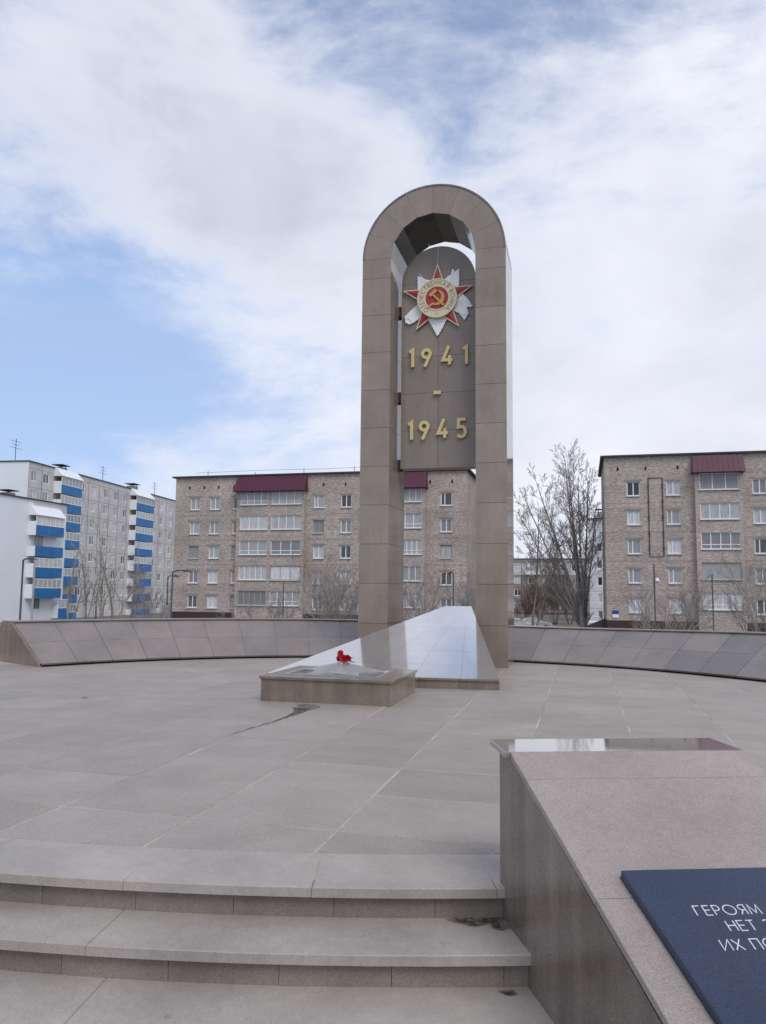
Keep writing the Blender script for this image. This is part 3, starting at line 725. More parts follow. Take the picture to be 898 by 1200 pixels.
MB().box(-bxw + top_w + .002, bxw - top_w - .002, -byw + top_w + .002, byw - top_w - .002, BZ - .0295, BZ - .014).build('recess_plate', 'grate', box)
# the burner: five-pointed steel star in a frame over a grate
bn = empty('flame_burner', (box.location.x, box.location.y, BZ)); tag(bn, 'steel five-pointed star burner in a square frame set on the flame plinth', 'burner')
fw, fh = bxw - top_w, byw - top_w
for x0, x1, y0, y1 in ((-fw, fw, -fh, -fh + .035), (-fw, fw, fh - .035, fh), (-fw, -fw + .035, -fh + .036, fh - .036), (fw - .035, fw, -fh + .036, fh - .036)):
    bevel(MB().box(x0, x1, y0, y1, -.012, .016).build('frame_bar', 'steel', bn), .002)
st = faceted_star(.60, .27, -.01, .135, .012); st.v = [(x * .95, y * .80, z) for x, y, z in st.v]
fix(st.build('star', 'steel', bn))
for k in range(26):
    a = 2 * math.pi * k / 26; m = MB(); m.tube([(.20 * math.cos(a), .17 * math.sin(a), -.004), (min(.57, max(-.57, .72 * math.cos(a))), min(.435, max(-.435, .60 * math.sin(a))), .004)], .006, 5)
    m.build('grate_bar', 'steel', bn)
MB().tube([(0, 0, .10), (0, 0, .142)], [.06, .045], 14).build('nozzle', 'steel', bn)
# carnations
fl0 = Vector((box.location.x + .02, box.location.y, BZ + .145))
def bloom(seed):
    rnd = random.Random(seed); m = MB()
    for layer in range(4):
        n = 9 - layer
        for i in range(n):
            a = 2 * math.pi * i / n + layer * .4 + rnd.uniform(-.2, .2); r1 = .030 - layer * .005; h = .004 + layer * .009
            c, s = math.cos(a), math.sin(a); w_ = .013
            m.add([(0, 0, 0), (c * r1 * .6 - s * w_ * .5, s * r1 * .6 + c * w_ * .5, h), (c * r1 - s * w_, s * r1 + c * w_, h + rnd.uniform(.0, .01)), (c * r1 * 1.06, s * r1 * 1.06, h + rnd.uniform(-.004, .008)), (c * r1 + s * w_, s * r1 - c * w_, h + rnd.uniform(0, .01)), (c * r1 * .6 + s * w_ * .5, s * r1 * .6 - c * w_ * .5, h)], [(0, 5, 4, 3, 2, 1)])
    return m
for i, (px, py) in enumerate(((399.5, 766), (401.5, 771), (406.5, 771.5), (403.5, 772.5), (398.5, 771.5), (409, 770.5))):
    b = at(px, py, 'y', fl0.y + (-.02 if i % 2 else .03))
    root = empty('carnation', b); tag(root, 'red carnation laid on the star burner', 'flower', 'red carnations on the burner')
    o = bloom(i).build('bloom', 'flower', root); sc = 1.35; o.scale = (sc, sc, sc); o.rotation_euler = (R(75 + i * 9), R(i * 13 - 30), 0)
    MB().tube([(0, 0, 0), (.05 - i * .02, .10, -.035), (.09 - i * .03, .26, -.075)], .0035, 5).build('stem', 'stem', root)

# ------------------------------------------------------------------ damp marks left by melt water
wm_, wt_, wb_ = new_mat('damp_stone'); M['damp'] = wm_
wb_.inputs['Base Color'].default_value = (.085, .07, .058, 1); wb_.inputs['Roughness'].default_value = .32
lk(wt_, ramp(wt_, tnoise(wt_, world_pos(wt_), 14, 5, .7), .36, .60, .02, .50), wb_.inputs['Alpha'])
we_ = wm_.copy(); we_.name = 'damp_stone_edge'; M['damp_edge'] = we_
for n_ in we_.node_tree.nodes:
    if n_.type == 'MAP_RANGE': n_.inputs[3].default_value = .0; n_.inputs[4].default_value = .30
def damp(pts, z, label, seed):
    rnd = random.Random(seed); out = []
    for i in range(len(pts)):
        a, b = Vector(pts[i]), Vector(pts[(i + 1) % len(pts)]); n = max(2, int((b - a).length / .03)); nn = Vector((-(b - a).y, (b - a).x)).normalized()
        for t in range(n): p = a.lerp(b, t / n) + nn * rnd.uniform(-.011, .011); out.append((p.x, p.y))
    o = fix(MB().prism(out, z + .0018, z + .0022).build('damp_mark', 'damp_edge'))
    cx_ = sum(p[0] for p in out) / len(out); cy_ = sum(p[1] for p in out) / len(out)
    fix(MB().prism([(cx_ + (x - cx_) * .72 + rnd.uniform(-.008, .008), cy_ + (y - cy_) * .72 + rnd.uniform(-.008, .008)) for x, y in out], z + .0025, z + .0029).build('wet_core', 'damp', o))
    return tag(o, label, 'stain')
def gp_(px, py, z): p = at(px, py, 'z', z); return (p.x, p.y)
damp([gp_(x, y, 0) for x, y in ((348, 824.5), (372, 826), (376, 829), (362, 833), (345, 839), (318, 848), (268, 862), (268, 861), (318, 846.5), (340, 837), (349, 832))], 0, 'dark damp streak running out along a joint from under the flame plinth', 3)
damp([gp_(x, y, -RISE) for x, y in ((519, 1077), (545, 1074), (570, 1077), (590, 1074), (600, 1090), (588, 1092), (572, 1085), (548, 1086))], -RISE, 'dark damp patch on the middle tread beside the podium', 4)
damp([gp_(x, y, -2 * RISE) for x, y in ((583, 1162), (600, 1161), (606, 1165), (592, 1168))], -2 * RISE, 'small damp spot on the landing beside the podium', 5)

p_ = at(197, 1192, 'z', -2 * RISE)
rk = random.Random(9); m = MB(); m.hexa([(.016 * math.cos(a) * rk.uniform(.7, 1.2), .010 * math.sin(a) * rk.uniform(.7, 1.2), 0) for a in [k * .785 for k in range(8)]], [(.009 * math.cos(a), .006 * math.sin(a), .009) for a in [k * .785 for k in range(8)]])
o = m.build('pebble', 'greypole', loc=(p_.x, p_.y, -2 * RISE)); tag(o, 'tiny white pebble on the landing below the steps', 'pebble')
p_ = at(100, 818, 'z', 0); m = MB().add([(-.05, 0, .004), (-.01, -.02, .012), (.05, .005, .003), (.0, .025, .018)], [(0, 1, 2, 3)])
o = m.build('dry_leaf', 'bark', loc=(p_.x, p_.y, 0)); tag(o, 'small dry leaf on the paving towards the wall end', 'leaf')
# ------------------------------------------------------------------ buildings
def window_mesh(name, wd, h, mull, fr=.10, trans=None, dep=.06):
    key = (name, round(wd, 2), round(h, 2), tuple(round(x, 3) for x in mull), trans)
    if key in WM: return WM[key]
    m = MB()
    m.box(0, fr, -dep, 0, 0, h).box(wd - fr, wd, -dep, 0, 0, h).box(fr, wd - fr, -dep, 0, 0, fr).box(fr, wd - fr, -dep, 0, h - fr, h)
    for x in mull: m.box(x * wd - fr * .5, x * wd + fr * .5, -dep + .004, 0, fr, h - fr)
    if trans is not None: m.box(fr, wd - fr, -dep + .008, -.002, trans * h - fr * .45, trans * h + fr * .45)
    g = MB().box(fr * .5, wd - fr * .5, -.022, -.002, fr * .5, h - fr * .5)
    s = MB().box(-.06, wd + .06, -.30, 0, -.07, -.01)
    WM[key] = (m.mesh('window'), g.mesh('pane'), s.mesh('sill')); return WM[key]
WM = {}
def add_window(root, x, z, wd, h, mull=(.5,), frame='wframe', glass='glass', y=.18, trans=None, sill=True, fr=.10):
    key = frame + glass
    me, gm_, sm = window_mesh(key, wd, h, mull, fr, trans)
    o = link('window', me, frame, root, (x, y, z)); link('pane', gm_, glass, o)
    if sill: link('sill', sm, 'sill', o)
    return o
def holed_wall(m, W_, z0, z1, rects, y=0., rev=.2, x0=0.):
    xs = sorted(set([x0, W_] + [v for r_ in rects for v in (r_[0], r_[0] + r_[2])])); zz = sorted(set([z0, z1] + [v for r_ in rects for v in (r_[1], r_[1] + r_[3])]))
    for a, b in zip(xs[:-1], xs[1:]):
        for c, d in zip(zz[:-1], zz[1:]):
            mx_, mz_ = (a + b) / 2, (c + d) / 2
            if any(r_[0] < mx_ < r_[0] + r_[2] and r_[1] < mz_ < r_[1] + r_[3] for r_ in rects): continue
            m.add([(a, y, c), (b, y, c), (b, y, d), (a, y, d)], [(0, 1, 2, 3)])
    for a, c, w_, h_ in rects:
        b, d = a + w_, c + h_
        m.add([(a, y, c), (b, y, c), (b, y, d), (a, y, d), (a, y + rev, c), (b, y + rev, c), (b, y + rev, d), (a, y + rev, d)], [(0, 4, 5, 1), (1, 5, 6, 2), (2, 6, 7, 3), (3, 7, 4, 0), (4, 7, 6, 5)])
def body_box(m, W_, dp, z0, z1):                # sides, back and roof; the front is the holed wall
    m.add([(0, 0, z0), (W_, 0, z0), (W_, dp, z0), (0, dp, z0), (0, 0, z1), (W_, 0, z1), (W_, dp, z1), (0, dp, z1)], [(4, 5, 6, 7), (1, 2, 6, 5), (2, 3, 7, 6), (3, 0, 4, 7)])
def awning(root, x0, x1, z, proj, h, mat='maroon', y=0.):
    m = MB(); m.hexa([(x0, y - proj, z), (x1, y - proj, z), (x1, y, z), (x0, y, z)], [(x0 + .12, y - proj * .25, z + h), (x1 - .12, y - proj * .25, z + h), (x1 - .12, y, z + h), (x0 + .12, y, z + h)])
    o = m.build('canopy', mat, root); n = int((x1 - x0) / .45)
    for k in range(1, n):                        # standing seams
        xx = x0 + (x1 - x0) * k / n; xt = x0 + .12 + (x1 - x0 - .24) * k / n
        MB().tube([(xx, y - proj - .015, z), (xt, y - proj * .25 - .015, z + h)], .03, 4).build('seam', mat, o)
    return o
def rows(Yp, px, pytop5, pybot1): pass

# --- brick block facing the plaza, left of and behind the arch
def brick_block(label, Yp, xl, xr, roof, wins, bays, vents, roww, narrow=(), old=None, seed=1):
    """wins: x (world) of window centres; bays: (x0, x1, [glazing rects]) ; roww: sill heights of the five floors"""
    rnd = random.Random(seed)
    root = empty('apartment_block', (xl, Yp, 0)); tag(root, label, 'building', 'brick apartment blocks behind the plaza')
    W_ = xr - xl; rects = []; specs = []
    WH, WW = 1.42, 1.24
    for c in wins:
        ww = WW if c not in narrow else .62
        for f_i, z in enumerate(roww):
            rects.append((c - xl - ww / 2, z, ww, WH)); specs.append((c - xl - ww / 2, z, ww, WH))
    m = MB(); holed_wall(m, W_, GZ, roof, rects); body_box(m, W_, 13, GZ, roof); fix_me = m.build('wall', 'brick', root)
    for x, z, ww, h in specs:
        mull = (.5,) if ww > .8 else ()
        if rnd.random() < .2 and ww > .8: mull = (.36,)
        fr_ = 'wframe' if rnd.random() > .10 else 'wframe_old'
        add_window(root, x, z, ww, h, mull, fr_)
        MB().box(x - .25, x + ww + .25, -.012, -.001, z + h, z + h + .20).build('lintel', 'farwall', root)
    for b0, b1, glz in bays:
        m = MB(); x0, x1 = b0 - xl, b1 - xl; pr = .55
        br = [(g0 - b0, z + .40, g1 - g0, 1.58) for (g0, g1) in glz for z in roww]
        holed_wall(m, x1 - x0, GZ + .02, roof - .72, br)
        m.add([(0, 0, GZ), (0, pr, GZ), (0, pr, roof - .72), (0, 0, roof - .72), (x1 - x0, 0, GZ), (x1 - x0, pr, GZ), (x1 - x0, pr, roof - .72), (x1 - x0, 0, roof - .72)], [(0, 3, 2, 1), (4, 5, 6, 7), (3, 7, 6, 2)])
        o = m.build('loggia_bay', 'brick', root, loc=(x0, -pr, 0))
        for (g0, g1) in glz:
            for f_i, z in enumerate(roww):
                nm = rnd.choice((3, 4, 4, 5)); mull = tuple(k / nm for k in range(1, nm)); tr = rnd.choice((None, None, .28))
                me, gm_, sm = window_mesh('logg', g1 - g0, 1.58, mull, .085, tr)
                fr_ = 'wframe' if rnd.random() > .16 else 'wframe_old'
                key = ('logg' + fr_, round(g1 - g0, 2), nm, tr)
                if key not in WM: WM[key] = (me.copy(), gm_.copy(), sm.copy()); WM[key][0].materials.clear()
                me, gm_, sm = WM[key]
                ow = link('loggia_window', me, fr_, root, (g0 - xl, -pr + .16, z + .40)); link('pane', gm_, 'loggiaglass', ow); link('sill', sm, 'sill', ow)
        awning(root, x0 - .25, x1 + .25, roof - 1.86, pr + .7, 1.72)
    for v in vents: MB().box(v - xl - .09, v - xl + .09, -.02, -.002, roof - 1.35, roof - 1.0).build('vent', 'vent', root)
    rf = MB().box(-.35, W_ + .35, -.35, 13.3, roof, roof + .16).build('roof', 'roofdark', root)
    MB().box(-.02, W_ + .02, -.06, -.003, GZ, -1.32).build('plinth', 'plinthdark', root)
    for z in [roww[k] - .72 for k in range(1, 5)]: MB().box(0, W_, -.008, -.001, z, z + .07).build('floor_band', 'farwall', root)
    return root, rf
def X1(px, py=650): return at(px, py, 'y', 80.7).x
z1 = [at(227, y, 'y', 80.7).z for y in (597.6, 626, 654.2, 682.5, 712.2)]; z1 = [z1[4] + (z1[0] - z1[4]) * k / 4 for k in range(5)][::-1][::-1]
r1z = sorted(z1)
wins1 = [X1(227), X1(250), X1(274), X1(373), X1(405), X1(436), X1(523)]
b1, rf1 = brick_block('long grey-brown brick apartment block with two maroon canopies, its end wall seen through the arch', 80.7, X1(203.5), X1(547), 14.05,
    wins1, [(X1(278.5), X1(357.5), [(X1(282.3), X1(315)), (X1(319), X1(354.3))]), (X1(462), X1(499), [(X1(466), X1(495.5))])],
    [X1(p) for p in (220, 237, 254, 272, 378, 404, 504, 530)], r1z, narrow=(wins1[2],), seed=3)
def X2(px, py=650): return at(px, py, 'y', 78.6).x
z2 = [at(744, y, 'y', 78.6).z for y in (581.2, 616.3, 650, 683.2, 718)]; r2z = sorted(z2); r2z = [r2z[0] + (r2z[4] - r2z[0]) * k / 4 for k in range(5)]
b2, rf2 = brick_block('grey-brown brick apartment block with one maroon canopy and a dark cable frame on its front', 78.6, X2(710), X2(898) + 12, 14.55,
    [X2(744), X2(791), X2(893.5), X2(893.5) + 4, X2(893.5) + 9], [(X2(816), X2(871.5), [(X2(821.3), X2(867.8))])], [X2(p) for p in (726, 759, 797)], r2z, seed=8)
ax, bx_ = X2(759.5, 560) - b2.location.x, X2(776, 560) - b2.location.x; zt, zb_ = at(768, 560, 'y', 78.6).z, at(768, 652, 'y', 78.6).z
cf = MB().tube([(ax, -.06, zt), (bx_, -.06, zt), (bx_, -.06, zb_), (ax, -.06, zb_), (ax, -.06, zt)], .045, 5).build('cable_frame', 'pole', b2)
for k in range(5):
    for xx in (ax, bx_): MB().box(xx - .07, xx + .07, -.11, -.001, zb_ + (zt - zb_) * (k + .5) / 5 - .14, zb_ + (zt - zb_) * (k + .5) / 5 + .14).build('clamp', 'pole', b2)
p = at(721.5, 719.5, 'y', 78.6)
sg = empty('house_plate', (p.x, 78.55, p.z)); tag(sg, 'small blue and white house number plate on the brick corner', 'sign')
MB().box(-.28, .28, -.03, .045, -.02, .34).build('blue_plate', 'signblue', sg); MB().box(-.28, .28, -.03, .045, -.34, -.03).build('white_plate', 'white', sg)
MB().tube([(8, 5, 14.7), (12, 5, 15.6)], .05, 4).build('roof_cable', 'pole', b2)
for root, xs_ in ((b1, (3, 9, 15, 21, 27)),):
    for xx in xs_: MB().tube([(xx, 2, 14.2), (xx, 2, 14.2 + random.uniform(.5, 1.0))], .035, 4).build('roof_rod', 'pole', root)
MB().tube([(2, 1.0, 14.75), (10, 1.2, 14.9), (18, 1.0, 14.8), (26, 1.2, 14.95)], .02, 4).build('roof_cable', 'pole', b1)

# --- panel-built blocks
def balcony_stack(root, x0, x1, zlist, proj, glazed, wall_m='whitesheet', topcap=True, h=1.2, fh=2.8):
    for i, z in enumerate(zlist):
        b = MB().box(x0, x1, -proj, -.003, z - .12, z).build('balcony', 'whitesheet', root)
        MB().box(x0 + .05, x1 - .05, -proj - .03, -proj, z - .16, z + h).build('parapet', 'blue', b)
        MB().box(x0 - .03, x0, -proj, -.003, z - .16, z + h).build('side_screen', 'whitesheet', b)
        MB().box(x1, x1 + .03, -proj, -.003, z - .16, z + h).build('side_screen', 'whitesheet', b)
        if glazed[i]:
            n = 6; me = MB(); hh = fh - h - .35; z0 = z + h
            me.box(x0, x1, -proj, -proj + .06, z0, z0 + .10).box(x0, x1, -proj, -proj + .06, z0 + hh - .1, z0 + hh)
            for k in range(n + 1): xx = x0 + (x1 - x0 - .1) * k / n; me.box(xx, xx + .10, -proj + .004, -proj + .056, z0 + .1, z0 + hh - .1)
            me.build('glazing_frame', 'wframe', b)
            MB().box(x0 + .1, x1 - .1, -proj + .02, -proj + .04, z0 + .05, z0 + hh - .05).build('pane', 'loggiaglass', b)
            MB().box(x0 - .03, x0, -proj, -.003, z + h + .002, z + h + .5).build('side_screen', 'whitesheet', b)
    if topcap:
        z = zlist[-1] + fh - .30
        m = MB(); m.hexa([(x0 - .1, -proj - .2, z), (x1 + .1, -proj - .2, z), (x1 + .1, -.003, z), (x0 - .1, -.003, z)], [(x0 - .1, -.3, z + 1.3), (x1 + .1, -.3, z + 1.3), (x1 + .1, -.003, z + 1.35), (x0 - .1, -.003, z + 1.35)]); fix(m.build('canopy', 'whitesheet', root))
def panel_block(label, loc, rz, W_, dp, roof, fh, cols, mat, base_wall, wall_end=None, roof_bits=(), skip=(), pw=3.0, nf=9, grp=None, wsz=(1.5, 1.5), name='apartment_block', top_mat=None):
    root = empty(name, (loc[0], loc[1], 0), rz); tag(root, label, 'building', grp)
    m = MB(); sills = [roof - .9 - fh * (k + 1) + .95 for k in range(nf)]
    rects = [(c - wsz[0] / 2, z, wsz[0], wsz[1]) for c in cols for z in sills]
    m.box(0, W_, .16, dp, GZ - 1, roof); m.build('wall', base_wall, root)
    if wall_end: MB().box(-.05, -.002, .0, dp, GZ - 1, roof + .1).build('end_wall', wall_end, root)
    nc = max(1, round(W_ / pw)); pw_ = W_ / nc
    for i in range(nc):
        for k in range(nf):
            z0, z1_ = roof - .9 - fh * (k + 1), roof - .9 - fh * k
            x0, x1 = i * pw_, (i + 1) * pw_
            rr = [(a - x0 - .0, c - z0, w_, h_) for a, c, w_, h_ in rects if x0 < a + w_ / 2 < x1 and z0 < c < z1_]
            rr = [(max(.05, a), c, min(w_, pw_ - .1 - max(.05, a)), h_) for a, c, w_, h_ in rr]
            mm = MB(); holed_wall(mm, pw_ - .05, .04, fh, rr, 0, .15, .05); mm.build('wall_panel', top_mat if (top_mat and k == 0) else mat, root, loc=(x0, 0, z0))
    mm = MB()
    for i in range(nc): MB().box(i * pw_ + .03, (i + 1) * pw_ - .03, 0, .158, roof - .86, roof).build('parapet_panel', mat, root)
    for c in cols:
        for z in sills: add_window(root, c - wsz[0] / 2, z, wsz[0], wsz[1], (.55,), 'wframe', 'glass', .13, None, False, .13)
    rf = MB().box(-.2, W_ + .2, -.15, dp, roof + .001, roof + .14).build('roof', 'roofdark', root)
    for (x, y, w_, h_) in roof_bits:
        o = MB().box(x, x + w_, y, y + w_ * .8, roof + .14, roof + h_).build('chimney', 'concrete', root)
        MB().box(x - .4, x + w_ + .4, y - .3, y + w_ * .8 + .3, roof + h_ + .35, roof + h_ + .45).build('cowl', 'roofdark', o)
        for dx in (.1, w_ - .2): MB().box(x + dx, x + dx + .1, y + .2, y + .3, roof + h_, roof + h_ + .35).build('cowl_post', 'roofdark', o)
    return root, sills
# nine-storey block seen along its front
A5, B5 = Vector((-75.27, 95.38)), Vector((-79.91, 145.4)); d5 = (B5 - A5); L5 = d5.length; rz5 = math.atan2(d5.y, d5.x)
def along(px, py=640):                          # distance along the nine-storey front
    d = ray(px, py); n = Vector((d5.y, -d5.x)); k = (A5 - CAM.xy).dot(n) / Vector((d.x, d.y)).dot(n); q = CAM.xy + Vector((d.x, d.y)) * k
    return (q - A5).dot(d5) / L5
cols5 = [along(p) for p in (35.5, 50, 93.6, 107, 121.8, 133.8, 145, 179, 188, 199)]
b5, s5 = panel_block('nine-storey grey panel block with two stacks of blue balconies', (A5.x, A5.y), rz5, L5 + 6, 13, 19.5, 2.8, cols5, 'panelgrey', 'paneljoint', 'whitepaint',
                     [(along(88), 3, 1.6, 1.3), (along(171), 3, 1.8, 1.6)], nf=9, pw=3.35)
fl5 = [19.5 - .9 - 2.8 * (k + 1) for k in range(9)][::-1]
balcony_stack(b5, along(59.5), along(84.5), fl5, 1.3, [0, 1, 0, 1, 1, 1, 1, 1, 1])
balcony_stack(b5, along(150.5), along(171.5), fl5[:], 1.3, [0, 0, 0, 0, 1, 1, 1, 1, 1])
for xx in (along(41), along(141), along(200) ):
    o = MB().tube([(xx, 4, 19.6), (xx, 4, 23.4)], .05, 4).build('antenna', 'pole', b5)
    for zz, hw_ in ((23.0, 1.3), (22.5, .9), (22.0, 1.5)): MB().tube([(xx - hw_, 4, zz), (xx + hw_, 4, zz)], .03, 4).build('antenna_rod', 'pole', o)
# five-storey block with a blank white wall
r6 = empty('apartment_block', (-68.5, 60, 0), R(90)); tag(r6, 'five-storey block with blank white plaster wall and one column of wide blue balconies', 'building')
MB().box(0, 35.3, 0, 9, GZ, 12.9).build('wall', 'whitepaint', r6); MB().box(-.2, 35.5, -.2, 9.2, 12.9, 13.05).build('roof', 'roofdark', r6)
MB().box(28.4, 35.29, -.012, -.001, 11.6, 12.7).build('attic_band', 'panelgrey', r6)
zb6 = [at(55, y, 'x', -67.4).z for y in (638, 660, 683, 706)]
f6 = [-2.0, .82, 3.62, 6.42, 9.22]
def y6(px, X): return at(px, 640, 'x', X).y - 60
balcony_stack(r6, y6(41, -67.4), y6(74, -67.4), [f - 1.05 for f in [1.0, 3.75, 6.55, 9.35]], 1.15, [1, 1, 0, 1])
for z in (-1.6, 1.2, 4.0, 6.8): add_window(r6, 29.0, z, 1.5, 1.4, (.5,), 'wframe_old', 'glass', -.03, None, False)
b6b = balcony_stack(r6, 33.2, 35.2, [-2.8], 1.0, [1], topcap=False)
o = MB().box(26.0, 27.2, 2, 3.2, 13.05, 13.7).build('chimney', 'concrete', r6); MB().box(25.6, 27.6, 1.7, 3.5, 13.95, 14.05).build('cowl', 'roofdark', o); MB().box(26.5, 26.7, 2.5, 2.7, 13.7, 13.95).build('cowl_post', 'roofdark', o)
# far block closing the view behind the nine-storey one
def place(px, depth, py=650):
    d = ray(px, py); fw_ = CM @ Vector((0, 0, -1)); h = Vector((fw_.x, fw_.y)).normalized(); return CAM + d * (depth / (d.x * h.x + d.y * h.y))
q = place(196, 215); panel_block('pale far panel block whose upper floors rise behind the nine-storey block', (q.x - 12, q.y), R(3), 24, 12, 25.5, 2.8, [2 + 3 * k for k in range(8)], 'panellight', 'paneljoint', None, [(6, 3, 1.6, 1.2)], nf=9)
# grey four-storey block seen past the poplar, and the white slice beside the brick corner
q = place(596, 178); b3, _ = panel_block('low grey and brown far block behind the poplar with one white glazed balcony', (q.x - 6, q.y), R(-3), 33, 12, 8.75, 2.8, [1.6 + 3.2 * k for k in range(10)], 'farwall', 'paneljoint', None, [(20, 3, 1.4, 1.1)], nf=4, top_mat='panelgrey')
for i in range(10): MB().box(.1 + i * 3.3, 3.2 + i * 3.3, -.03, -.002, 5.15, 5.55).build('cornice_panel', 'panelgrey', b3)
bal = MB().box(9.9, 12.9, -1.0, -.032, 5.2, 7.0).build('balcony', 'whitesheet', b3); MB().box(10.0, 12.8, -1.03, -1.001, 6.1, 6.95).build('pane', 'loggiaglass', bal)
q = place(690, 130); b4, _ = panel_block('white panel block showing one column of windows beside the brick corner', (q.x, q.y), R(-10), 18, 12, 13.6, 2.8, [2.1 + 3.0 * k for k in range(5)], 'panellight', 'paneljoint', None, [(1.2, 2, 1.2, 1.4)], nf=6)

# blocks across the street behind the viewer, mirrored in the polished stone
for k, (xx, ww) in enumerate(((-75, 58), (0, 62), (78, 50))):
    rt = empty('apartment_block', (xx + ww / 2, -120 - 6 * k, 0), R(180)); tag(rt, ['wide brown brick block across the street, facing the arch front', 'brown brick block straight across the street on the arch axis', 'shorter brown brick block across the street on the far corner'][k], 'building', 'blocks across the street')
    rc = [(2 + 3.2 * i, -1.2 + 2.8 * f, 1.2, 1.4) for i in range(int((ww - 3) / 3.2)) for f in range(4)]
    m = MB(); holed_wall(m, ww, GZ, 11.5, rc); body_box(m, ww, 12, GZ, 11.5); m.build('wall', 'brick', rt)
    for a, c, w_, h_ in rc: add_window(rt, a, c, w_, h_, (.5,), 'wframe', 'glass', .17, None, False)
    MB().box(-.3, ww + .3, -.3, 12.3, 11.5, 11.7).build('roof', 'roofdark', rt)

# ------------------------------------------------------------------ bare trees and shrubs
def grow(tr, cr, p, d, L_, r, lvl, rnd, P):
    """one limb as a bent tapering tube; side limbs leave it along its upper part"""
    n = 5 if lvl < 2 else (4 if lvl == 2 else 3); pts = [p.copy()]; dd = d.copy()
    for i in range(n):
        dd = (dd + Vector((rnd.uniform(-1, 1), rnd.uniform(-1, 1), rnd.uniform(-.6, .6))) * (P['wob'] if lvl else P.get('wob0', P['wob'])) + Vector((0, 0, P['up'] if lvl else P.get('up0', P['up'])))).normalized()
        pts.append(pts[-1] + dd * (L_ / n))
    rads = [max(P['rmin'], r * (1 - .75 * i / n)) for i in range(n + 1)]
    (tr if lvl <= P['trunk_lv'] else cr).tube(pts, rads, 6 if lvl <= 1 else (4 if lvl == 2 else 3), lvl <= 1)
    if lvl >= P['lv']: return
    nb = P['nb'][lvl]
    for k in range(nb):
        t = P['t0'] + (1 - P['t0']) * (k + rnd.uniform(.1, .9)) / nb; x = t * n; i = min(n - 1, int(x)); q = pts[i].lerp(pts[i + 1], x - i)
        ax_ = (pts[i + 1] - pts[i]).normalized(); az = rnd.uniform(0, 2 * math.pi); o1_ = ax_.orthogonal().normalized(); o2_ = ax_.cross(o1_)
        sp_ = rnd.uniform(*P['spread']); nd = (ax_ * math.cos(sp_) + (o1_ * math.cos(az) + o2_ * math.sin(az)) * math.sin(sp_)).normalized()
        grow(tr, cr, q, nd, L_ * rnd.uniform(*(P['lr'] if lvl else P.get('lr0', P['lr']))) * (1.1 - .45 * t), max(P['rmin'], rads[i] * P.get('rr', .52)), lvl + 1, rnd, P)
def bare_tree(name, label, cat, loc, stems, P, seed, bark='bark', twig='twig', group=None):
    rnd = random.Random(seed); root = empty(name, loc); tag(root, label, cat, group); tr, cr = MB(), MB()
    for (ox, oy, dx, dy, L_, r, *zz) in stems: grow(tr, cr, Vector((ox, oy, zz[0] if zz else 0)), Vector((dx, dy, 1)).normalized(), L_, r, 0, rnd, P)
    tr.build('trunk', bark, root, True); cr.build('crown', twig, root, True); return root
PP = dict(rr=.40, lv=4, nb=(10, 7, 6, 5), t0=.16, spread=(.32, .78), lr=(.34, .52), wob=.14, up=.085, rmin=.0125, trunk_lv=1)
q = place(682.5, 82); pb = Vector((q.x, q.y, GZ))
bare_tree('poplar_tree', 'tall bare poplar with many stems beside the brick corner', 'tree', pb,
   [(0, 0, -.03, 0, 6.0, .50), (.02, 0, -.08, .05, 15.6, .20, 2.6), (-.2, .1, -.24, .0, 15.2, .17, 2.2), (-.25, -.1, -.38, .1, 14.0, .15, 1.8), (.15, 0, .04, -.05, 14.4, .16, 2.2), (.2, .15, .14, .1, 11.4, .12, 1.8),
    (-.1, .2, -.15, -.1, 16.2, .17, 2.8), (-.25, 0, -.52, 0, 12.6, .12, 1.6), (-.25, .1, -.75, .1, 9.6, .09, 1.3), (.05, -.2, -.01, -.12, 14.6, .15, 2.4)], dict(PP, rr=.36, nb=(16, 6, 5, 3), t0=.20, spread=(.32, .80), lr=(.34, .58), lr0=(.17, .32), wob=.13, wob0=.05, up=.05, up0=.012, rmin=.0125), 11)
q = place(623, 84); bare_tree('slender_tree', 'slender bare tree between the arch and the poplar', 'tree', (q.x, q.y, GZ), [(0, 0, .02, 0, 12.5, .17), (.1, 0, .30, 0, 9.5, .12)], dict(PP, lv=3, nb=(10, 6, 5), spread=(.4, .9)), 5)
SP = dict(lv=3, nb=(5, 5, 4), t0=.15, spread=(.25, .7), lr=(.40, .66), wob=.18, up=.05, rmin=.011, trunk_lv=0)
def shrub(px, depth, h, spread, nst, seed, label, P=SP, twig='twig'):
    q = place(px, depth); rnd = random.Random(seed); st = []
    for k in range(nst):
        a = rnd.uniform(0, 2 * math.pi); s_ = rnd.uniform(.1, spread); st.append((math.cos(a) * .25, math.sin(a) * .25, math.cos(a) * s_, math.sin(a) * s_ * .6, h * rnd.uniform(.75, 1.05), .05 * rnd.uniform(.6, 1.2)))
    return bare_tree('bare_shrub', label, 'shrub', (q.x, q.y, GZ), st, P, seed, twig, twig, 'bare shrubs in front of the blocks')
shrub(385, 62, 5.6, .85, 13, 21, 'wide leafless shrub before the windows left of the arch leg')
shrub(412, 66, 5.0, .6, 8, 22, 'leafless shrub half hidden by the left arch leg')
shrub(318, 62, 3.4, .9, 7, 23, 'low pale leafless shrub under the double loggia column')
shrub(492, 64, 5.4, .5, 9, 24, 'leafless shrub seen through the arch beside the loggias')
shrub(552, 66, 6.2, .45, 8, 25, 'leafless shrub by the brick end wall seen through the arch')
shrub(768, 48, 4.8, .85, 10, 26, 'spreading leafless shrub around the camera post')
shrub(893, 50, 6.0, .5, 9, 27, 'leafless shrub by the loggia column of the canopy block')
shrub(268, 66, 2.6, .8, 5, 28, 'small leafless shrub left of the double loggia column')
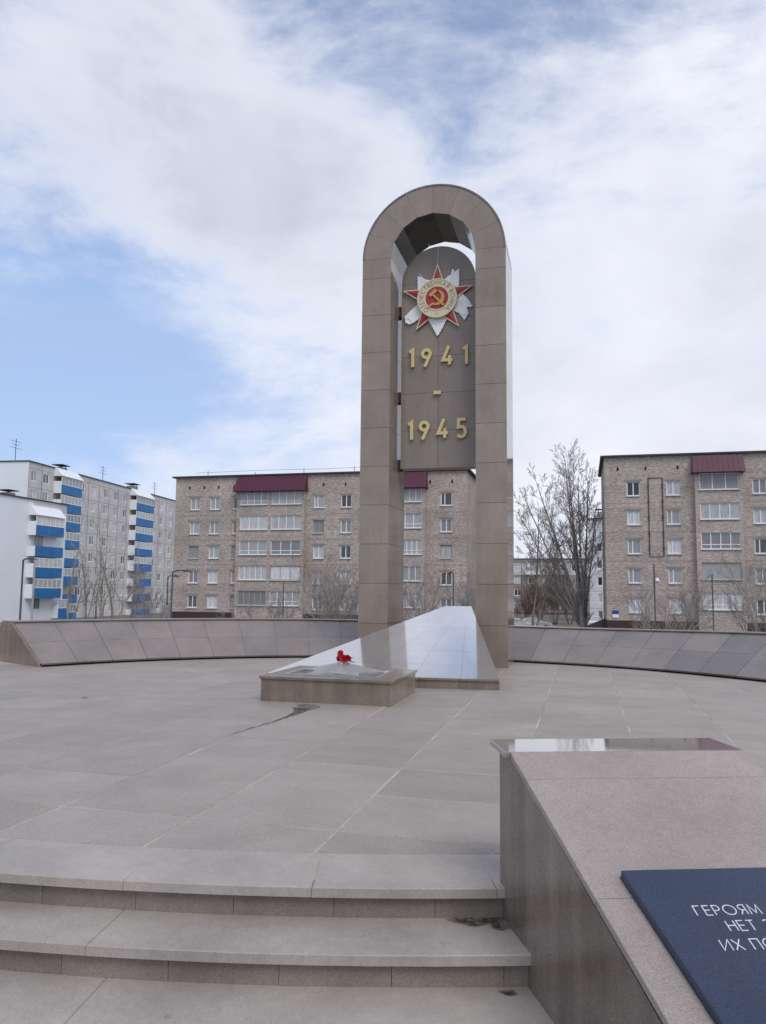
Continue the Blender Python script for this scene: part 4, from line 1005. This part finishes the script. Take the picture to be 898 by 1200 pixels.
shrub(184, 95, 4.4, .7, 7, 29, 'dark leafless shrub at the far end of the panel block')
for k, (px, hh) in enumerate(((612, 4.6), (632, 6.0), (650, 6.4), (667, 5.6))):
    shrub(px, 118 + k, hh, .5, 11, 40 + k, ['brown thicket shrub nearest the right arch leg', 'brown thicket shrub behind the parked silver car', 'tall brown thicket shrub in front of the far block', 'brown thicket shrub just left of the poplar trunk'][k], dict(SP, nb=(7, 6, 4), rmin=.016), 'shrubtwig')
BP = dict(lv=3, nb=(12, 6, 4), t0=.25, spread=(.35, .95), lr=(.18, .34), wob=.16, up=.06, rmin=.016, trunk_lv=0)
for k, (px, dp_, hh, lab) in enumerate(((84, 100, 10.4, 'pale-barked bare tree at the edge of the blue balconies'), (104, 102, 9.6, 'thin bare tree before the middle of the panel block'), (120, 98, 9.4, 'crooked bare tree in front of the panel block windows'),
                                        (136, 100, 10.2, 'bushy bare tree between the two balcony stacks'), (157, 104, 9.6, 'bare tree under the farther blue balcony stack'))):
    q = place(px, dp_); bare_tree('bare_tree', lab, 'tree', (q.x, q.y, GZ - .3), [(0, 0, .03 * (k % 3 - 1), 0, hh, .17), (.2, 0, .14, .05, hh * .8, .10)], BP, 60 + k, 'birch', 'twig', 'bare trees along the panel block')
q = place(116, 108); bare_tree('tall_bare_tree', 'faint tall bare tree rising up the panel block front', 'tree', (q.x, q.y, GZ), [(0, 0, .0, 0, 15.5, .14)], dict(PP, lv=3, nb=(14, 6, 4), lr=(.2, .3), rmin=.010), 71, 'birch', 'twig')

# ------------------------------------------------------------------ posts, cameras, cars
def post(px, py_top, depth, label, arm=0., r=.045, mat='pole', head=True, name='lamp_post'):
    q = place(px, depth, py_top); root = empty(name, (q.x, q.y, GZ)); tag(root, label, 'post'); h = q.z - GZ
    MB().tube([(0, 0, 0), (0, 0, .6), (0, 0, .62), (0, 0, h)], [r * 1.5, r * 1.5, r, r * .8], 10).build('pole', mat, root, True)
    MB().tube([(0, 0, 0), (0, 0, .03)], r * 3.2, 10).build('base_plate', mat, root)
    if arm:
        MB().tube([(0, 0, h - .02), (arm * .3, 0, h + .05), (arm, 0, h + .06)], r * .6, 8).build('arm', mat, root, True)
        if head: MB().hexa([(arm * .9, -.1, h + .0), (arm * 1.5, -.1, h + .0), (arm * 1.5, .1, h + .0), (arm * .9, .1, h + .0)], [(arm * .9, -.07, h + .09), (arm * 1.4, -.07, h + .07), (arm * 1.4, .07, h + .07), (arm * .9, .07, h + .09)]).build('lamp_head', mat, root)
    return root
post(27.5, 656, 42, 'dark lamp post with short arm against the white plaster wall', .55, .06)
post(41, 657, 52, 'plain grey concrete post crossing the wide blue balconies', 0, .075, 'greypole', name='concrete_post')
post(202.5, 670, 36, 'dark lamp post with arm at the left corner of the long brick block', .62, .045)
rp = post(197, 676, 38, 'slim dark post with a grey box beside the arm lamp post', .4, .04)
MB().box(-.14, .14, -.1, .1, 3.5, 4.1).build('junction_box', 'greypole', rp)
post(332.5, 683, 30, 'slim dark post before the double loggia column', 0, .028)
post(531.5, 672, 34, 'slim dark hooked post seen through the arch', -.18, .035, head=False)
cp_ = post(766.5, 661, 27, 'dark post carrying a white security camera', 0, .032, name='camera_post')
h_ = place(766.5, 681, 27).z
hz = at(768, 681, 'y', cp_.location.y).z - GZ
MB().tube([(0, 0, hz + .05), (.07, -.02, hz + .05)], .02, 6).build('camera_bracket', 'white', cp_); MB().tube([(.09, 0, hz + .08), (.10, -.06, hz + .02), (.10, -.08, hz - .05)], [.05, .055, .035], 10).build('camera_body', 'white', cp_, True)
MB().tube([(.10, -.085, hz - .03), (.10, -.10, hz - .055)], [.036, .03], 10).build('camera_lens', 'cardark', cp_)
post(834.5, 673, 29, 'slim dark post before the loggia column of the canopy block', 0, .03)
q = place(232, 60, 700)
def car(px, depth, label, mat, rz):
    q = place(px, depth); root = empty('parked_car', (q.x, q.y, GZ), rz); tag(root, label, 'car', 'parked cars beyond the wall')
    prof_ = [(-2.15, .35), (-2.2, .75), (-2.05, .95), (-1.1, 1.02), (-.45, 1.0), (.0, 1.02), (1.0, 1.02), (2.0, .85), (2.2, .62), (2.15, .32)]
    m = MB().hexa([(x, -.85, z) for x, z in prof_], [(x, .85, z) for x, z in prof_]); bevel(fix(m.build('body', mat, root)), .06, 2)
    cab = [(-1.75, .98), (-1.15, 1.45), (.25, 1.48), (1.05, 1.0)]
    m = MB().hexa([(x, -.68 if z > 1.2 else -.80, z) for x, z in cab], [(x, .68 if z > 1.2 else .80, z) for x, z in cab]); bevel(fix(m.build('cabin_glass', 'loggiaglass', root)), .03)
    MB().box(-1.12, .2, -.66, .66, 1.462, 1.515).build('roof', mat, root)
    for x in (-1.35, 1.35):
        for y in (-.8, .8):
            w_ = MB().tube([(x, y - .1, .32), (x, y + .1, .32)], .32, 16).build('wheel', 'tyre', root); MB().tube([(x, y - .11, .32), (x, y + .11, .32)], .19, 12).build('rim', 'steel', w_)
    for y in (-.6, .6): MB().box(2.12, 2.21, y - .15, y + .15, .6, .74).build('headlight', 'white', root)
car(626, 104, 'silver parked car in front of the brown thickets', 'carpaint', R(12)); car(607, 100, 'white parked car just past the right arch leg', 'whitesheet', R(8)); car(696, 112, 'white parked car beside the poplar trunk', 'whitesheet', R(80))
# dark sloping porch roof at the brick corner
q = at(708, 728, 'y', 79.5); pr = empty('entrance_canopy', (X2(710) - .1, 79.2, GZ)); tag(pr, 'dark maroon lean-to roof at the foot of the brick corner', 'canopy')
MB().hexa([(-2.9, 0, 0), (-.001, 0, 0), (-.001, 3, 0), (-2.9, 3, 0)], [(-2.9, 0, 1.05), (-.001, 0, 2.35), (-.001, 3, 2.35), (-2.9, 3, 1.05)]).build('roof_sheet', 'plinthdark', pr)
print('slabs', ns, 'objects', len(bpy.data.objects))
